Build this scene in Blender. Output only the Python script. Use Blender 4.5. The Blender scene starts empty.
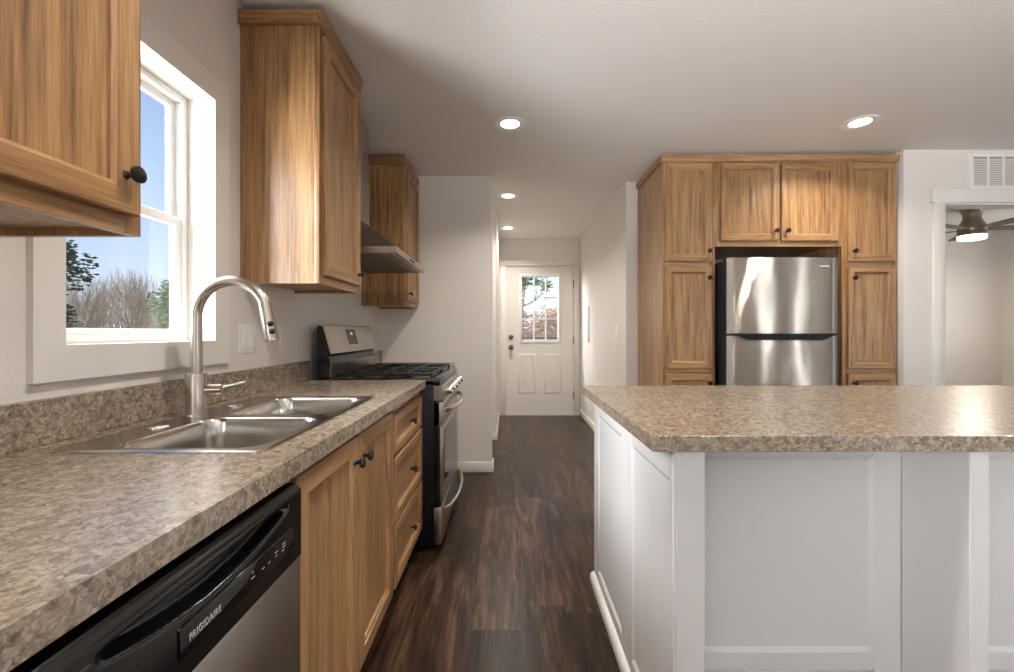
import bpy, bmesh, math, random
from mathutils import Vector, Matrix

SC = bpy.context.scene
COL = SC.collection
PI = math.pi
R = math.radians

# ------------------------------------------------------------------ camera, sky, sun, exposure
cam_d = bpy.data.cameras.new('camera')
cam_d.sensor_width = 36.0
cam_d.lens = 440.0 / 1014.0 * 36.0
cam_d.shift_y = -4.0 / 1014.0
cam_d.clip_start = 0.02
cam_d.clip_end = 300
cam = bpy.data.objects.new('camera', cam_d)
cam.location = (0, 0, 1.15)
cam.rotation_euler = (PI / 2, 0, 0)
COL.objects.link(cam)
SC.camera = cam

SC.view_settings.view_transform = 'Standard'
SC.view_settings.look = 'None'
SC.view_settings.gamma = 1.0
SC.view_settings.use_curve_mapping = False
SC.view_settings.exposure = -0.04
try:
    SC.cycles.max_bounces = 10
    SC.cycles.diffuse_bounces = 6
    SC.cycles.transparent_max_bounces = 12
    SC.cycles.use_denoising = True
    SC.cycles.sample_clamp_indirect = 6.0
    SC.cycles.caustics_reflective = False
except Exception:
    pass

world = bpy.data.worlds.new('sky')
SC.world = world
world.use_nodes = True
wn = world.node_tree
wn.nodes.clear()
w_out = wn.nodes.new('ShaderNodeOutputWorld')
w_bg = wn.nodes.new('ShaderNodeBackground')
w_tc = wn.nodes.new('ShaderNodeTexCoord')
w_sep = wn.nodes.new('ShaderNodeSeparateXYZ')
w_ramp = wn.nodes.new('ShaderNodeValToRGB')
wn.links.new(w_tc.outputs['Generated'], w_sep.inputs[0])
wn.links.new(w_sep.outputs['Z'], w_ramp.inputs[0])
wn.links.new(w_ramp.outputs[0], w_bg.inputs[0])
wn.links.new(w_bg.outputs[0], w_out.inputs[0])
el = w_ramp.color_ramp.elements
el[0].position = 0.0
el[0].color = (0.72, 0.82, 0.94, 1)
el[1].position = 0.65
el[1].color = (0.17, 0.31, 0.60, 1)
e = el.new(0.10); e.color = (0.60, 0.74, 0.92, 1)
e = el.new(0.30); e.color = (0.34, 0.50, 0.78, 1)
w_bg.inputs[1].default_value = 1.0
# the low sky straight beyond the hall is a bright haze
w_mx = wn.nodes.new('ShaderNodeMath'); w_mx.operation = 'MAXIMUM'; w_mx.inputs[1].default_value = 0.0
w_pw = wn.nodes.new('ShaderNodeMath'); w_pw.operation = 'POWER'; w_pw.inputs[1].default_value = 7.0
w_ml = wn.nodes.new('ShaderNodeMath'); w_ml.operation = 'MULTIPLY_ADD'; w_ml.inputs[1].default_value = 0.75; w_ml.inputs[2].default_value = 1.12
wn.links.new(w_sep.outputs['Y'], w_mx.inputs[0])
wn.links.new(w_mx.outputs[0], w_pw.inputs[0])
wn.links.new(w_pw.outputs[0], w_ml.inputs[0])
wn.links.new(w_ml.outputs[0], w_bg.inputs[1])

SUN_DIR = Vector((1.0, 1.66, -1.75)).normalized()
sun_d = bpy.data.lights.new('sun', 'SUN')
sun_d.energy = 5.0
sun_d.angle = R(0.53)
sun_d.color = (1.0, 0.95, 0.88)
sun = bpy.data.objects.new('sun', sun_d)
sun.rotation_euler = SUN_DIR.to_track_quat('-Z', 'Y').to_euler()
sun.location = (-8, -10, 12)
COL.objects.link(sun)


def area(name, loc, direction, sx, sy, power, color, spread=180):
    d = bpy.data.lights.new(name, 'AREA')
    d.shape = 'RECTANGLE'
    d.size = sx
    d.size_y = sy
    d.energy = power
    d.color = color
    d.spread = R(spread)
    o = bpy.data.objects.new(name, d)
    o.location = loc
    o.rotation_euler = Vector(direction).to_track_quat('-Z', 'Z').to_euler()
    COL.objects.link(o)
    return o


DAY = (0.93, 0.965, 1.0)
FILL_C = (0.98, 0.98, 1.0)
# daylight entering by the big windows of the living area behind the camera;
# sky light comes in level, up-tilted lamps are added to brighten the ceiling
# unseen lamps added left of the house, as sky light for the kitchen window and the living area's left window
area('daylight', (-2.3, 0.10, 1.80), (1, 0.0, 0), 3.3, 1.6, 560, DAY)
area('daylight', (-1.30, -1.35, 1.25), (1, 0.7, -0.1), 1.2, 1.5, 32, DAY)
area('daylight', (-3.3, 0.9, 3.0), (1, 0.05, -0.6), 3.0, 1.0, 560, DAY)
area('ceiling_fill', (-1.35, -1.35, 0.60), (1, 0.9, 1.1), 1.2, 0.5, 175, FILL_C, 110)
area('daylight', (1.5, -4.35, 1.4), (0, 1, 0), 2.6, 1.7, 3, DAY)
area('ceiling_fill', (1.5, -4.38, 0.70), (0, 1, 1.05), 2.5, 0.4, 135, FILL_C, 82)
area('daylight', (5.78, -4.35, 1.2), (0, 1, 0), 0.5, 1.9, 48, DAY)
area('daylight', (7.22, -4.35, 1.2), (0, 1, 0), 0.4, 1.9, 44, DAY)
area('daylight', (7.85, -0.6, 1.4), (-1, 0, 0), 2.8, 1.6, 4, DAY)
area('ceiling_fill', (7.80, -0.6, 0.75), (-1, 0.2, 1.0), 2.7, 0.5, 12, FILL_C, 110)
# unseen lamp added over the porch as sky light, shining down through the entry door's glass
area('daylight', (-0.45, 6.75, 2.30), (0.75, -1, -0.6), 1.4, 0.5, 230, DAY)
# lamp added at an unseen side window to brighten the bedroom
area('daylight', (6.55, 4.3, 1.4), (-1, 0, 0.15), 1.2, 1.2, 22, DAY)
LAMP_W = 13.0
LAMP_C = (1.0, 0.93, 0.83)


# ------------------------------------------------------------------ materials
def srgb(r, g, b):
    f = lambda c: (c / 255.0 / 12.92) if c / 255.0 <= 0.04045 else ((c / 255.0 + 0.055) / 1.055) ** 2.4
    return (f(r), f(g), f(b), 1.0)


class NT:
    def __init__(self, name):
        self.m = bpy.data.materials.new(name)
        self.m.use_nodes = True
        self.t = self.m.node_tree
        self.b = self.t.nodes['Principled BSDF']
        self.out = self.t.nodes['Material Output']

    def n(self, typ, **kw):
        x = self.t.nodes.new(typ)
        for k, v in kw.items():
            setattr(x, k, v)
        return x

    def l(self, a, b):
        self.t.links.new(a, b)

    def math(self, op, a, b=None, c=None):
        x = self.n('ShaderNodeMath', operation=op)
        for i, v in enumerate((a, b, c)):
            if v is None:
                continue
            if isinstance(v, (int, float)):
                x.inputs[i].default_value = v
            else:
                self.l(v, x.inputs[i])
        return x.outputs[0]

    def ramp(self, fac, stops):
        x = self.n('ShaderNodeValToRGB')
        es = x.color_ramp.elements
        es[0].position, es[0].color = stops[0]
        es[1].position, es[1].color = stops[-1]
        for p, c in stops[1:-1]:
            k = es.new(p)
            k.color = c
        self.l(fac, x.inputs[0])
        return x.outputs[0]

    def mix(self, fac, a, b, blend='MIX'):
        x = self.n('ShaderNodeMix', data_type='RGBA', blend_type=blend)
        for i, v in ((0, fac), (6, a), (7, b)):
            if isinstance(v, (int, float)):
                x.inputs[i].default_value = v
            elif isinstance(v, tuple):
                x.inputs[i].default_value = v
            else:
                self.l(v, x.inputs[i])
        return x.outputs[2]

    def noise(self, vec, scale=1.0, detail=4.0, rough=0.55, dist=0.0):
        x = self.n('ShaderNodeTexNoise')
        x.inputs['Scale'].default_value = scale
        x.inputs['Detail'].default_value = detail
        x.inputs['Roughness'].default_value = rough
        x.inputs['Distortion'].default_value = dist
        if vec is not None:
            self.l(vec, x.inputs['Vector'])
        return x.outputs['Fac']

    def bump(self, height, strength, dist):
        x = self.n('ShaderNodeBump')
        x.inputs['Strength'].default_value = strength
        x.inputs['Distance'].default_value = dist
        self.l(height, x.inputs['Height'])
        self.l(x.outputs[0], self.b.inputs['Normal'])

    def coords(self, scale=(1, 1, 1), jitter=True):
        tc = self.n('ShaderNodeTexCoord')
        v = tc.outputs['Object']
        if jitter:
            oi = self.n('ShaderNodeObjectInfo')
            c = self.n('ShaderNodeCombineXYZ')
            r1 = self.math('MULTIPLY', oi.outputs['Random'], 37.0)
            r2 = self.math('MULTIPLY', oi.outputs['Random'], 91.0)
            self.l(r1, c.inputs[0]); self.l(r2, c.inputs[1]); self.l(r1, c.inputs[2])
            va = self.n('ShaderNodeVectorMath', operation='ADD')
            self.l(v, va.inputs[0]); self.l(c.outputs[0], va.inputs[1])
            v = va.outputs[0]
        mp = self.n('ShaderNodeMapping')
        mp.inputs['Scale'].default_value = scale
        self.l(v, mp.inputs['Vector'])
        return mp.outputs[0]


def plain(name, col, rough=0.5, metal=0.0, spec=None, emit=None, estr=0.0):
    k = NT(name)
    k.b.inputs['Base Color'].default_value = col
    k.b.inputs['Roughness'].default_value = rough
    k.b.inputs['Metallic'].default_value = metal
    if spec is not None:
        k.b.inputs['Specular IOR Level'].default_value = spec
    if emit is not None:
        k.b.inputs['Emission Color'].default_value = emit
        k.b.inputs['Emission Strength'].default_value = estr
    return k.m


def paint(name, col, rough=0.55, scale=140.0, strength=0.25, dist=0.0015):
    k = NT(name)
    k.b.inputs['Base Color'].default_value = col
    k.b.inputs['Roughness'].default_value = rough
    v = k.coords(jitter=False)
    h = k.noise(v, scale, 3.0, 0.6)
    k.bump(h, strength, dist)
    return k.m


def oak(name, axis):
    k = NT(name)
    a = [20.0, 20.0, 20.0]; a[axis] = 1.1
    b = [260.0, 260.0, 260.0]; b[axis] = 9.0
    c = [5.0, 5.0, 5.0]; c[axis] = 0.5
    d = [75.0, 75.0, 75.0]; d[axis] = 2.2
    n1 = k.noise(k.coords(tuple(a)), 1.0, 6.0, 0.66, 1.6)
    n2 = k.noise(k.coords(tuple(b)), 1.0, 2.0, 0.6)
    n3 = k.noise(k.coords(tuple(c)), 1.0, 2.0, 0.5, 0.4)
    n4 = k.noise(k.coords(tuple(d)), 1.0, 3.0, 0.6, 0.6)
    f = k.math('ADD', k.math('MULTIPLY', n1, 0.36), k.math('MULTIPLY', n2, 0.22))
    f = k.math('ADD', f, k.math('MULTIPLY', n3, 0.16))
    f = k.math('ADD', f, k.math('MULTIPLY', n4, 0.26))
    e = [4.2, 4.2, 4.2]; e[axis] = 0.42
    n5 = k.noise(k.coords(tuple(e)), 1.0, 1.5, 0.5, 0.2)
    fig = k.math('SINE', k.math('MULTIPLY', n5, 95.0))
    f = k.math('ADD', f, k.math('MULTIPLY', fig, 0.018))
    col = k.ramp(f, [(0.36, srgb(84, 56, 34)), (0.45, srgb(131, 96, 62)), (0.53, srgb(157, 120, 80)), (0.64, srgb(180, 145, 103))])
    k.l(col, k.b.inputs['Base Color'])
    k.b.inputs['Roughness'].default_value = 0.32
    k.b.inputs['Specular IOR Level'].default_value = 0.5
    k.bump(n2, 0.12, 0.001)
    return k.m


def floor_mat():
    k = NT('dark_walnut_planks')
    tc = k.n('ShaderNodeTexCoord')
    sp = k.n('ShaderNodeSeparateXYZ')
    k.l(tc.outputs['Object'], sp.inputs[0])
    W, L = 0.19, 1.22
    xs = k.math('DIVIDE', k.math('ADD', sp.outputs['X'], 19.0 - 0.05), W)
    row = k.math('FLOOR', xs)
    fx = k.math('FRACT', xs)
    wr = k.n('ShaderNodeTexWhiteNoise', noise_dimensions='1D')
    k.l(row, wr.inputs['W'])
    ys = k.math('ADD', k.math('DIVIDE', sp.outputs['Y'], L), k.math('MULTIPLY', wr.outputs['Value'], 7.3))
    colr = k.math('FLOOR', ys)
    fy = k.math('FRACT', ys)
    idv = k.math('ADD', k.math('MULTIPLY', row, 3.17), k.math('MULTIPLY', colr, 11.71))
    wi = k.n('ShaderNodeTexWhiteNoise', noise_dimensions='1D')
    k.l(idv, wi.inputs['W'])
    rnd = wi.outputs['Value']
    # grain, offset for each plank
    cv = k.n('ShaderNodeCombineXYZ')
    k.l(k.math('ADD', sp.outputs['X'], k.math('MULTIPLY', rnd, 53.0)), cv.inputs[0])
    k.l(k.math('ADD', sp.outputs['Y'], k.math('MULTIPLY', rnd, 91.0)), cv.inputs[1])

    def mp(s):
        m = k.n('ShaderNodeMapping')
        m.inputs['Scale'].default_value = s
        k.l(cv.outputs[0], m.inputs['Vector'])
        return m.outputs[0]
    n1 = k.noise(mp((9, 1.1, 1)), 1.0, 6.0, 0.65, 1.8)
    n2 = k.noise(mp((110, 5, 1)), 1.0, 3.0, 0.65)
    n3 = k.noise(mp((16, 2.2, 1)), 1.0, 4.0, 0.6, 2.6)
    f = k.math('ADD', k.math('MULTIPLY', n1, 0.6), k.math('MULTIPLY', n2, 0.3))
    f = k.math('ADD', f, k.math('MULTIPLY', k.math('SUBTRACT', rnd, 0.5), 0.13))
    n5 = k.noise(mp((5.5, 0.7, 1)), 1.0, 1.5, 0.5, 0.3)
    fig = k.math('SINE', k.math('MULTIPLY', n5, 80.0))
    f = k.math('ADD', f, k.math('MULTIPLY', fig, 0.022))
    col = k.ramp(f, [(0.30, srgb(17, 11, 7)), (0.40, srgb(38, 26, 18)), (0.49, srgb(59, 42, 30)), (0.60, srgb(96, 72, 54))])
    knot = k.ramp(n3, [(0.30, (0.25, 0.25, 0.25, 1)), (0.40, (1, 1, 1, 1))])
    col = k.mix(0.8, col, knot, 'MULTIPLY')
    # seams
    ex = k.math('MINIMUM', fx, k.math('SUBTRACT', 1.0, fx))
    ey = k.math('MINIMUM', fy, k.math('SUBTRACT', 1.0, fy))
    sx = k.math('LESS_THAN', ex, 0.0016 / W)
    sy = k.math('LESS_THAN', ey, 0.0018 / L)
    seam = k.math('MAXIMUM', sx, sy)
    col = k.mix(k.math('MULTIPLY', seam, 0.7), col, (0.012, 0.008, 0.006, 1))
    k.l(col, k.b.inputs['Base Color'])
    k.b.inputs['Roughness'].default_value = 0.30
    k.b.inputs['Specular IOR Level'].default_value = 0.17
    k.bump(k.math('SUBTRACT', k.math('MULTIPLY', n2, 0.4), seam), 0.25, 0.0015)
    return k.m


def laminate():
    k = NT('mottled_stone_laminate')
    v = k.coords(jitter=False)
    nw = k.n('ShaderNodeTexNoise')
    nw.inputs['Scale'].default_value = 90.0
    nw.inputs['Detail'].default_value = 2.0
    k.l(v, nw.inputs['Vector'])
    wv = k.n('ShaderNodeVectorMath', operation='MULTIPLY_ADD')
    k.l(nw.outputs['Color'], wv.inputs[0])
    wv.inputs[1].default_value = (0.018, 0.018, 0.018)
    k.l(v, wv.inputs[2])
    w = wv.outputs[0]

    def voro(scale, feature='F1'):
        x = k.n('ShaderNodeTexVoronoi', feature=feature)
        x.inputs['Scale'].default_value = scale
        k.l(w, x.inputs['Vector'])
        return x
    v1 = voro(105.0)
    v2 = voro(240.0)
    sc1 = k.n('ShaderNodeSeparateColor'); k.l(v1.outputs['Color'], sc1.inputs[0])
    sc2 = k.n('ShaderNodeSeparateColor'); k.l(v2.outputs['Color'], sc2.inputs[0])
    n1 = k.noise(v, 26.0, 4.0, 0.6)
    n2 = k.noise(v, 5.0, 2.0, 0.5)
    f = k.math('ADD', k.math('MULTIPLY', sc1.outputs[0], 0.34), k.math('MULTIPLY', sc2.outputs[0], 0.26))
    f = k.math('ADD', f, k.math('MULTIPLY', n1, 0.30))
    f = k.math('ADD', f, k.math('MULTIPLY', n2, 0.10))
    col = k.ramp(f, [(0.22, srgb(88, 76, 64)), (0.40, srgb(123, 109, 94)), (0.55, srgb(143, 128, 111)), (0.74, srgb(172, 158, 141))])
    v3 = voro(95.0)
    sc3 = k.n('ShaderNodeSeparateColor'); k.l(v3.outputs['Color'], sc3.inputs[0])
    dk = k.math('MULTIPLY', k.math('LESS_THAN', sc3.outputs[1], 0.10), k.math('LESS_THAN', v3.outputs['Distance'], 0.42))
    col = k.mix(k.math('MULTIPLY', dk, 0.55), col, srgb(78, 66, 58))
    k.l(col, k.b.inputs['Base Color'])
    k.b.inputs['Roughness'].default_value = 0.27
    k.b.inputs['Specular IOR Level'].default_value = 0.75
    k.bump(n1, 0.06, 0.001)
    return k.m


def steel(name, col, rough, aniso=0.0, axis='Z', brush=(2, 2, 700)):
    k = NT(name)
    k.b.inputs['Base Color'].default_value = col
    k.b.inputs['Metallic'].default_value = 1.0
    k.b.inputs['Roughness'].default_value = rough
    if aniso:
        k.b.inputs['Anisotropic'].default_value = aniso
        t = k.n('ShaderNodeTangent', direction_type='RADIAL', axis=axis)
        k.l(t.outputs[0], k.b.inputs['Tangent'])
    return k.m


def fridge_steel():
    k = NT('fridge_brushed_steel')
    k.b.inputs['Base Color'].default_value = srgb(190, 182, 172)
    k.b.inputs['Metallic'].default_value = 1.0
    k.b.inputs['Roughness'].default_value = 0.10
    # cross-brushed sheet: hairlines spread reflections up and down, faint buckles make them wander sideways
    geo = k.n('ShaderNodeNewGeometry')
    hair = k.noise(k.coords((700.0, 700.0, 1400.0), jitter=False), 1.0, 0.0, 0.5)
    wave = k.noise(k.coords((7.0, 1.0, 2.2), jitter=False), 1.0, 1.5, 0.5)
    c = k.n('ShaderNodeCombineXYZ')
    k.l(k.math('MULTIPLY', k.math('SUBTRACT', wave, 0.5), 0.06), c.inputs[0])
    k.l(k.math('MULTIPLY', k.math('SUBTRACT', hair, 0.5), 2.2), c.inputs[2])
    va = k.n('ShaderNodeVectorMath', operation='ADD')
    k.l(geo.outputs['Normal'], va.inputs[0]); k.l(c.outputs[0], va.inputs[1])
    vn = k.n('ShaderNodeVectorMath', operation='NORMALIZE')
    k.l(va.outputs[0], vn.inputs[0])
    k.l(vn.outputs[0], k.b.inputs['Normal'])
    return k.m


def glass_mat():
    k = NT('window_glass')
    k.t.nodes.remove(k.b)
    tr = k.n('ShaderNodeBsdfTransparent')
    gl = k.n('ShaderNodeBsdfGlossy')
    gl.inputs['Roughness'].default_value = 0.02
    lw = k.n('ShaderNodeLayerWeight')
    lw.inputs['Blend'].default_value = 0.5
    fac = k.math('ADD', k.math('MULTIPLY', k.math('POWER', lw.outputs['Facing'], 5.0), 0.8), 0.03)
    mx = k.n('ShaderNodeMixShader')
    k.l(fac, mx.inputs[0])
    k.l(tr.outputs[0], mx.inputs[1])
    k.l(gl.outputs[0], mx.inputs[2])
    k.l(mx.outputs[0], k.out.inputs[0])
    return k.m


def varied(name, c0, c1, scale, rough=0.85):
    k = NT(name)
    v = k.coords()
    n = k.noise(v, scale, 4.0, 0.65)
    k.l(k.ramp(n, [(0.3, c0), (0.7, c1)]), k.b.inputs['Base Color'])
    k.b.inputs['Roughness'].default_value = rough
    return k.m


M = {}
M['wall'] = paint('warm_white_wall_paint', srgb(226, 220, 214), 0.5, 95, 0.6, 0.0022)
M['ceiling'] = paint('white_ceiling_texture', srgb(234, 230, 226), 0.6, 75, 0.55, 0.003)
M['trim'] = paint('white_trim_paint', srgb(232, 228, 222), 0.4, 30, 0.03, 0.001)
M['vinyl'] = plain('white_vinyl', srgb(240, 240, 238), 0.35)
M['island'] = paint('white_island_paint', srgb(232, 230, 228), 0.38, 30, 0.03, 0.001)
M['floor'] = floor_mat()
M['oak_x'] = oak('oak_grain_across', 0)
M['oak_y'] = oak('oak_grain_along', 1)
M['oak_z'] = oak('oak_grain_upright', 2)
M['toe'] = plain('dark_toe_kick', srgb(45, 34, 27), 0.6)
M['counter'] = laminate()
M['knob'] = plain('oil_rubbed_bronze', srgb(38, 32, 31), 0.32, 0.6)
M['steel'] = steel('brushed_steel', srgb(190, 182, 172), 0.28, 0.5)
M['fridge'] = fridge_steel()
M['sink'] = steel('satin_sink_steel', srgb(204, 200, 193), 0.18, 0.0, 'Z', (40, 40, 40))
M['nickel'] = steel('brushed_nickel', srgb(186, 176, 164), 0.26, 0.0, 'Z', (200, 200, 4))
M['chrome'] = plain('polished_metal', srgb(215, 212, 208), 0.12, 1.0)
M['black'] = plain('black_enamel', srgb(9, 9, 10), 0.16)
M['black_matte'] = plain('black_matte', srgb(6, 6, 7), 0.45, 0.0, 0.25)
M['black_iron'] = plain('cast_iron', srgb(13, 13, 14), 0.5)
M['dark_glass'] = plain('dark_glass', srgb(14, 14, 16), 0.06)
M['grey_black'] = plain('charcoal_metal', srgb(44, 45, 48), 0.4)
M['display'] = plain('display_glass', srgb(24, 24, 26), 0.1)
M['digit'] = plain('lit_digits', srgb(220, 225, 230), 0.4, 0, None, srgb(220, 230, 240), 1.2)
M['print'] = plain('silver_print', srgb(178, 176, 172), 0.4)
M['plastic'] = plain('white_plastic', srgb(236, 233, 228), 0.35)
M['slot'] = plain('dark_slot', srgb(30, 28, 26), 0.7)
M['filter'] = steel('hood_filter_steel', srgb(150, 142, 134), 0.4)
M['duct'] = plain('duct_grey', srgb(150, 146, 140), 0.7)
M['bronze_dark'] = plain('satin_nickel_hardware', srgb(120, 110, 100), 0.3, 1.0)
M['glass'] = glass_mat()
M['lens'] = plain('lit_lens', srgb(255, 250, 240), 0.5, 0, None, (1.0, 0.93, 0.82, 1), 9.0)
M['fan_lens'] = plain('lit_fan_lens', srgb(255, 250, 240), 0.5, 0, None, (1.0, 0.95, 0.86, 1), 5.0)
M['fan_metal'] = plain('brushed_nickel_fan', srgb(150, 138, 122), 0.3, 1.0)
M['fan_blade'] = plain('dark_walnut_blade', srgb(84, 68, 56), 0.45)
M['bark'] = varied('grey_brown_bark', srgb(142, 130, 114), srgb(190, 178, 160), 9.0)
M['twig'] = varied('dry_tan_twigs', srgb(150, 128, 104), srgb(190, 170, 144), 9.0)
M['leaf_dark'] = varied('dark_green_leaves', srgb(38, 52, 44), srgb(74, 92, 70), 6.0)
M['leaf'] = varied('green_leaves', srgb(82, 112, 66), srgb(132, 158, 104), 6.0)
M['dry_leaf'] = varied('dry_brown_leaves', srgb(196, 158, 128), srgb(236, 212, 186), 6.0)
M['ground'] = varied('dry_grass_ground', srgb(140, 124, 96), srgb(176, 160, 124), 1.5)
M['siding'] = plain('exterior_siding', srgb(205, 202, 196), 0.6)
M['rail'] = plain('dark_rail_paint', srgb(62, 54, 50), 0.5)


# ------------------------------------------------------------------ mesh helpers
def bx(bm, x0, x1, y0, y1, z0, z1, mi=0, bevel=0.0, seg=2):
    vs = [bm.verts.new(p) for p in ((x0, y0, z0), (x1, y0, z0), (x1, y1, z0), (x0, y1, z0),
                                    (x0, y0, z1), (x1, y0, z1), (x1, y1, z1), (x0, y1, z1))]
    fs = []
    for ids in ((0, 3, 2, 1), (4, 5, 6, 7), (0, 1, 5, 4), (1, 2, 6, 5), (2, 3, 7, 6), (3, 0, 4, 7)):
        f = bm.faces.new([vs[i] for i in ids])
        f.material_index = mi
        fs.append(f)
    if bevel > 0:
        es = list({e for f in fs for e in f.edges})
        bmesh.ops.bevel(bm, geom=es, offset=bevel, segments=seg, affect='EDGES', profile=0.5, clamp_overlap=True, material=-1)
    return fs


def prism(bm, poly, lo, hi, axis, mi=0):
    """poly: 2D points, extruded from lo to hi along axis (0: pts are y,z; 1: x,z; 2: x,y)"""
    def p3(a, b, c):
        return {0: (c, a, b), 1: (a, c, b), 2: (a, b, c)}[axis]
    A = [bm.verts.new(p3(a, b, lo)) for a, b in poly]
    B = [bm.verts.new(p3(a, b, hi)) for a, b in poly]
    n = len(poly)
    fs = [bm.faces.new(A), bm.faces.new(B)]
    for i in range(n):
        fs.append(bm.faces.new((A[i], A[(i + 1) % n], B[(i + 1) % n], B[i])))
    for f in fs:
        f.material_index = mi
    return fs


def frame_of(d):
    d = Vector(d).normalized()
    up = Vector((0, 0, 1)) if abs(d.z) < 0.95 else Vector((1, 0, 0))
    a = d.cross(up).normalized()
    b = d.cross(a).normalized()
    return d, a, b


def lathe(bm, origin, axis, profile, seg=24, mi=0, smooth=True):
    o = Vector(origin)
    d, a, b = frame_of(axis)
    rings = []
    for r, h in profile:
        if r < 1e-6:
            rings.append([bm.verts.new(o + d * h)])
        else:
            rings.append([bm.verts.new(o + d * h + (a * math.cos(2 * PI * i / seg) + b * math.sin(2 * PI * i / seg)) * r) for i in range(seg)])
    for A, B in zip(rings, rings[1:]):
        for i in range(seg):
            j = (i + 1) % seg
            if len(A) == 1 and len(B) == 1:
                continue
            if len(A) == 1:
                f = bm.faces.new((A[0], B[i], B[j]))
            elif len(B) == 1:
                f = bm.faces.new((A[i], A[j], B[0]))
            else:
                f = bm.faces.new((A[i], A[j], B[j], B[i]))
            f.smooth = smooth
            f.material_index = mi
    for ring, flag in ((rings[0], 0), (rings[-1], 1)):
        if len(ring) > 1:
            f = bm.faces.new(ring)
            f.material_index = mi


def cyl(bm, p0, p1, r0, r1=None, seg=20, mi=0):
    r1 = r0 if r1 is None else r1
    p0, p1 = Vector(p0), Vector(p1)
    lathe(bm, p0, p1 - p0, [(r0, 0), (r1, (p1 - p0).length)], seg, mi)


def tube(bm, pts, rad, seg=14, mi=0, caps=True):
    pts = [Vector(p) for p in pts]
    rads = rad if isinstance(rad, (list, tuple)) else [rad] * len(pts)
    rings = []
    prev = None
    for i, p in enumerate(pts):
        if i == 0:
            d = pts[1] - pts[0]
        elif i == len(pts) - 1:
            d = pts[-1] - pts[-2]
        else:
            d = (pts[i + 1] - p).normalized() + (p - pts[i - 1]).normalized()
        d.normalize()
        if prev is None:
            _, a, b = frame_of(d)
        else:
            a = (prev - d * prev.dot(d)).normalized()
            b = d.cross(a)
        prev = a
        rings.append([bm.verts.new(p + (a * math.cos(2 * PI * k / seg) + b * math.sin(2 * PI * k / seg)) * rads[i]) for k in range(seg)])
    for A, B in zip(rings, rings[1:]):
        for k in range(seg):
            f = bm.faces.new((A[k], A[(k + 1) % seg], B[(k + 1) % seg], B[k]))
            f.smooth = True
            f.material_index = mi
    if caps:
        for ring in (rings[0], rings[-1]):
            f = bm.faces.new(ring)
            f.material_index = mi


def smooth_path(pts, n=8):
    """Catmull-Rom through the points"""
    P = [Vector(p) for p in pts]
    P = [P[0] * 2 - P[1]] + P + [P[-1] * 2 - P[-2]]
    out = []
    for i in range(1, len(P) - 2):
        for k in range(n):
            t = k / n
            a, b, c, d = P[i - 1], P[i], P[i + 1], P[i + 2]
            out.append(0.5 * ((2 * b) + (c - a) * t + (2 * a - 5 * b + 4 * c - d) * t * t + (3 * b - a - 3 * c + d) * t ** 3))
    out.append(P[-2])
    return out


def rrect(x0, x1, y0, y1, r, n=6):
    pts = []
    for cx, cy, a0 in ((x1 - r, y1 - r, 0), (x0 + r, y1 - r, 90), (x0 + r, y0 + r, 180), (x1 - r, y0 + r, 270)):
        for i in range(n + 1):
            a = R(a0 + 90 * i / n)
            pts.append((cx + r * math.cos(a), cy + r * math.sin(a)))
    return pts


def door_panel(bm, O, U, V, W, w, h, t=0.019, fr=0.058, flat_panel_mi=0):
    """shaker front with mitred frame and sloped inner bead; materials 0 upright grain, 1 across"""
    O, U, V, W = Vector(O), Vector(U), Vector(V), Vector(W)
    steps = [(0.0, 0.0), (0.0, t - 0.003), (0.003, t), (fr - 0.012, t), (fr - 0.011, t - 0.003), (fr - 0.003, t - 0.008), (fr - 0.0015, t - 0.0145), (fr, t - 0.0145)]
    rings = []
    for ins, d in steps:
        rings.append([bm.verts.new(O + U * a + V * b + W * d) for a, b in ((ins, ins), (w - ins, ins), (w - ins, h - ins), (ins, h - ins))])
    for A, B in zip(rings, rings[1:]):
        for s in range(4):
            f = bm.faces.new((A[s], A[(s + 1) % 4], B[(s + 1) % 4], B[s]))
            f.material_index = 1 if s in (0, 2) else 0
    f = bm.faces.new(rings[-1])
    f.material_index = flat_panel_mi
    f = bm.faces.new(list(reversed(rings[0])))


ROOTS = {}


def world_of(o):
    v = Vector((0, 0, 0))
    while o is not None:
        v += Vector(o.location)
        o = o.parent
    return v


def link_mesh(name, bm, mats, parent=None, loc=None, recalc=True, sharp=38):
    """bm is in world coordinates; parts are stored relative to their thing"""
    if recalc:
        bmesh.ops.recalc_face_normals(bm, faces=bm.faces[:])
    off = world_of(parent) if parent is not None else (Vector(loc) if loc is not None else Vector((0, 0, 0)))
    for v in bm.verts:
        v.co -= off
    me = bpy.data.meshes.new(name)
    bm.to_mesh(me)
    bm.free()
    if recalc:
        me.set_sharp_from_angle(angle=R(sharp))
    for m in (mats if isinstance(mats, (list, tuple)) else [mats]):
        me.materials.append(M[m] if isinstance(m, str) else m)
    o = bpy.data.objects.new(name, me)
    COL.objects.link(o)
    if parent is not None:
        o.parent = parent
    elif loc is not None:
        o.location = loc
    return o


def tag(o, label, cat, group=None, kind=None):
    o['label'] = label
    o['category'] = cat
    if group:
        o['group'] = group
    if kind:
        o['kind'] = kind
    return o


def thing(name, label, cat, loc, group=None):
    o = bpy.data.objects.new(name, None)
    o.empty_display_size = 0.1
    o.location = loc
    COL.objects.link(o)
    return tag(o, label, cat, group)


def struct(name, bm, mats, label=None):
    o = link_mesh(name, bm, mats)
    o['kind'] = 'structure'
    if label:
        o['label'] = label
    return o


def boxes(*bs):
    bm = bmesh.new()
    for b in bs:
        bx(bm, *b)
    return bm


def copy_tree(o, parent=None):
    c = o.copy()
    COL.objects.link(c)
    if parent is not None:
        c.parent = parent
    for ch in [k for k in o.children]:
        copy_tree(ch, c)
    return c


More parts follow.
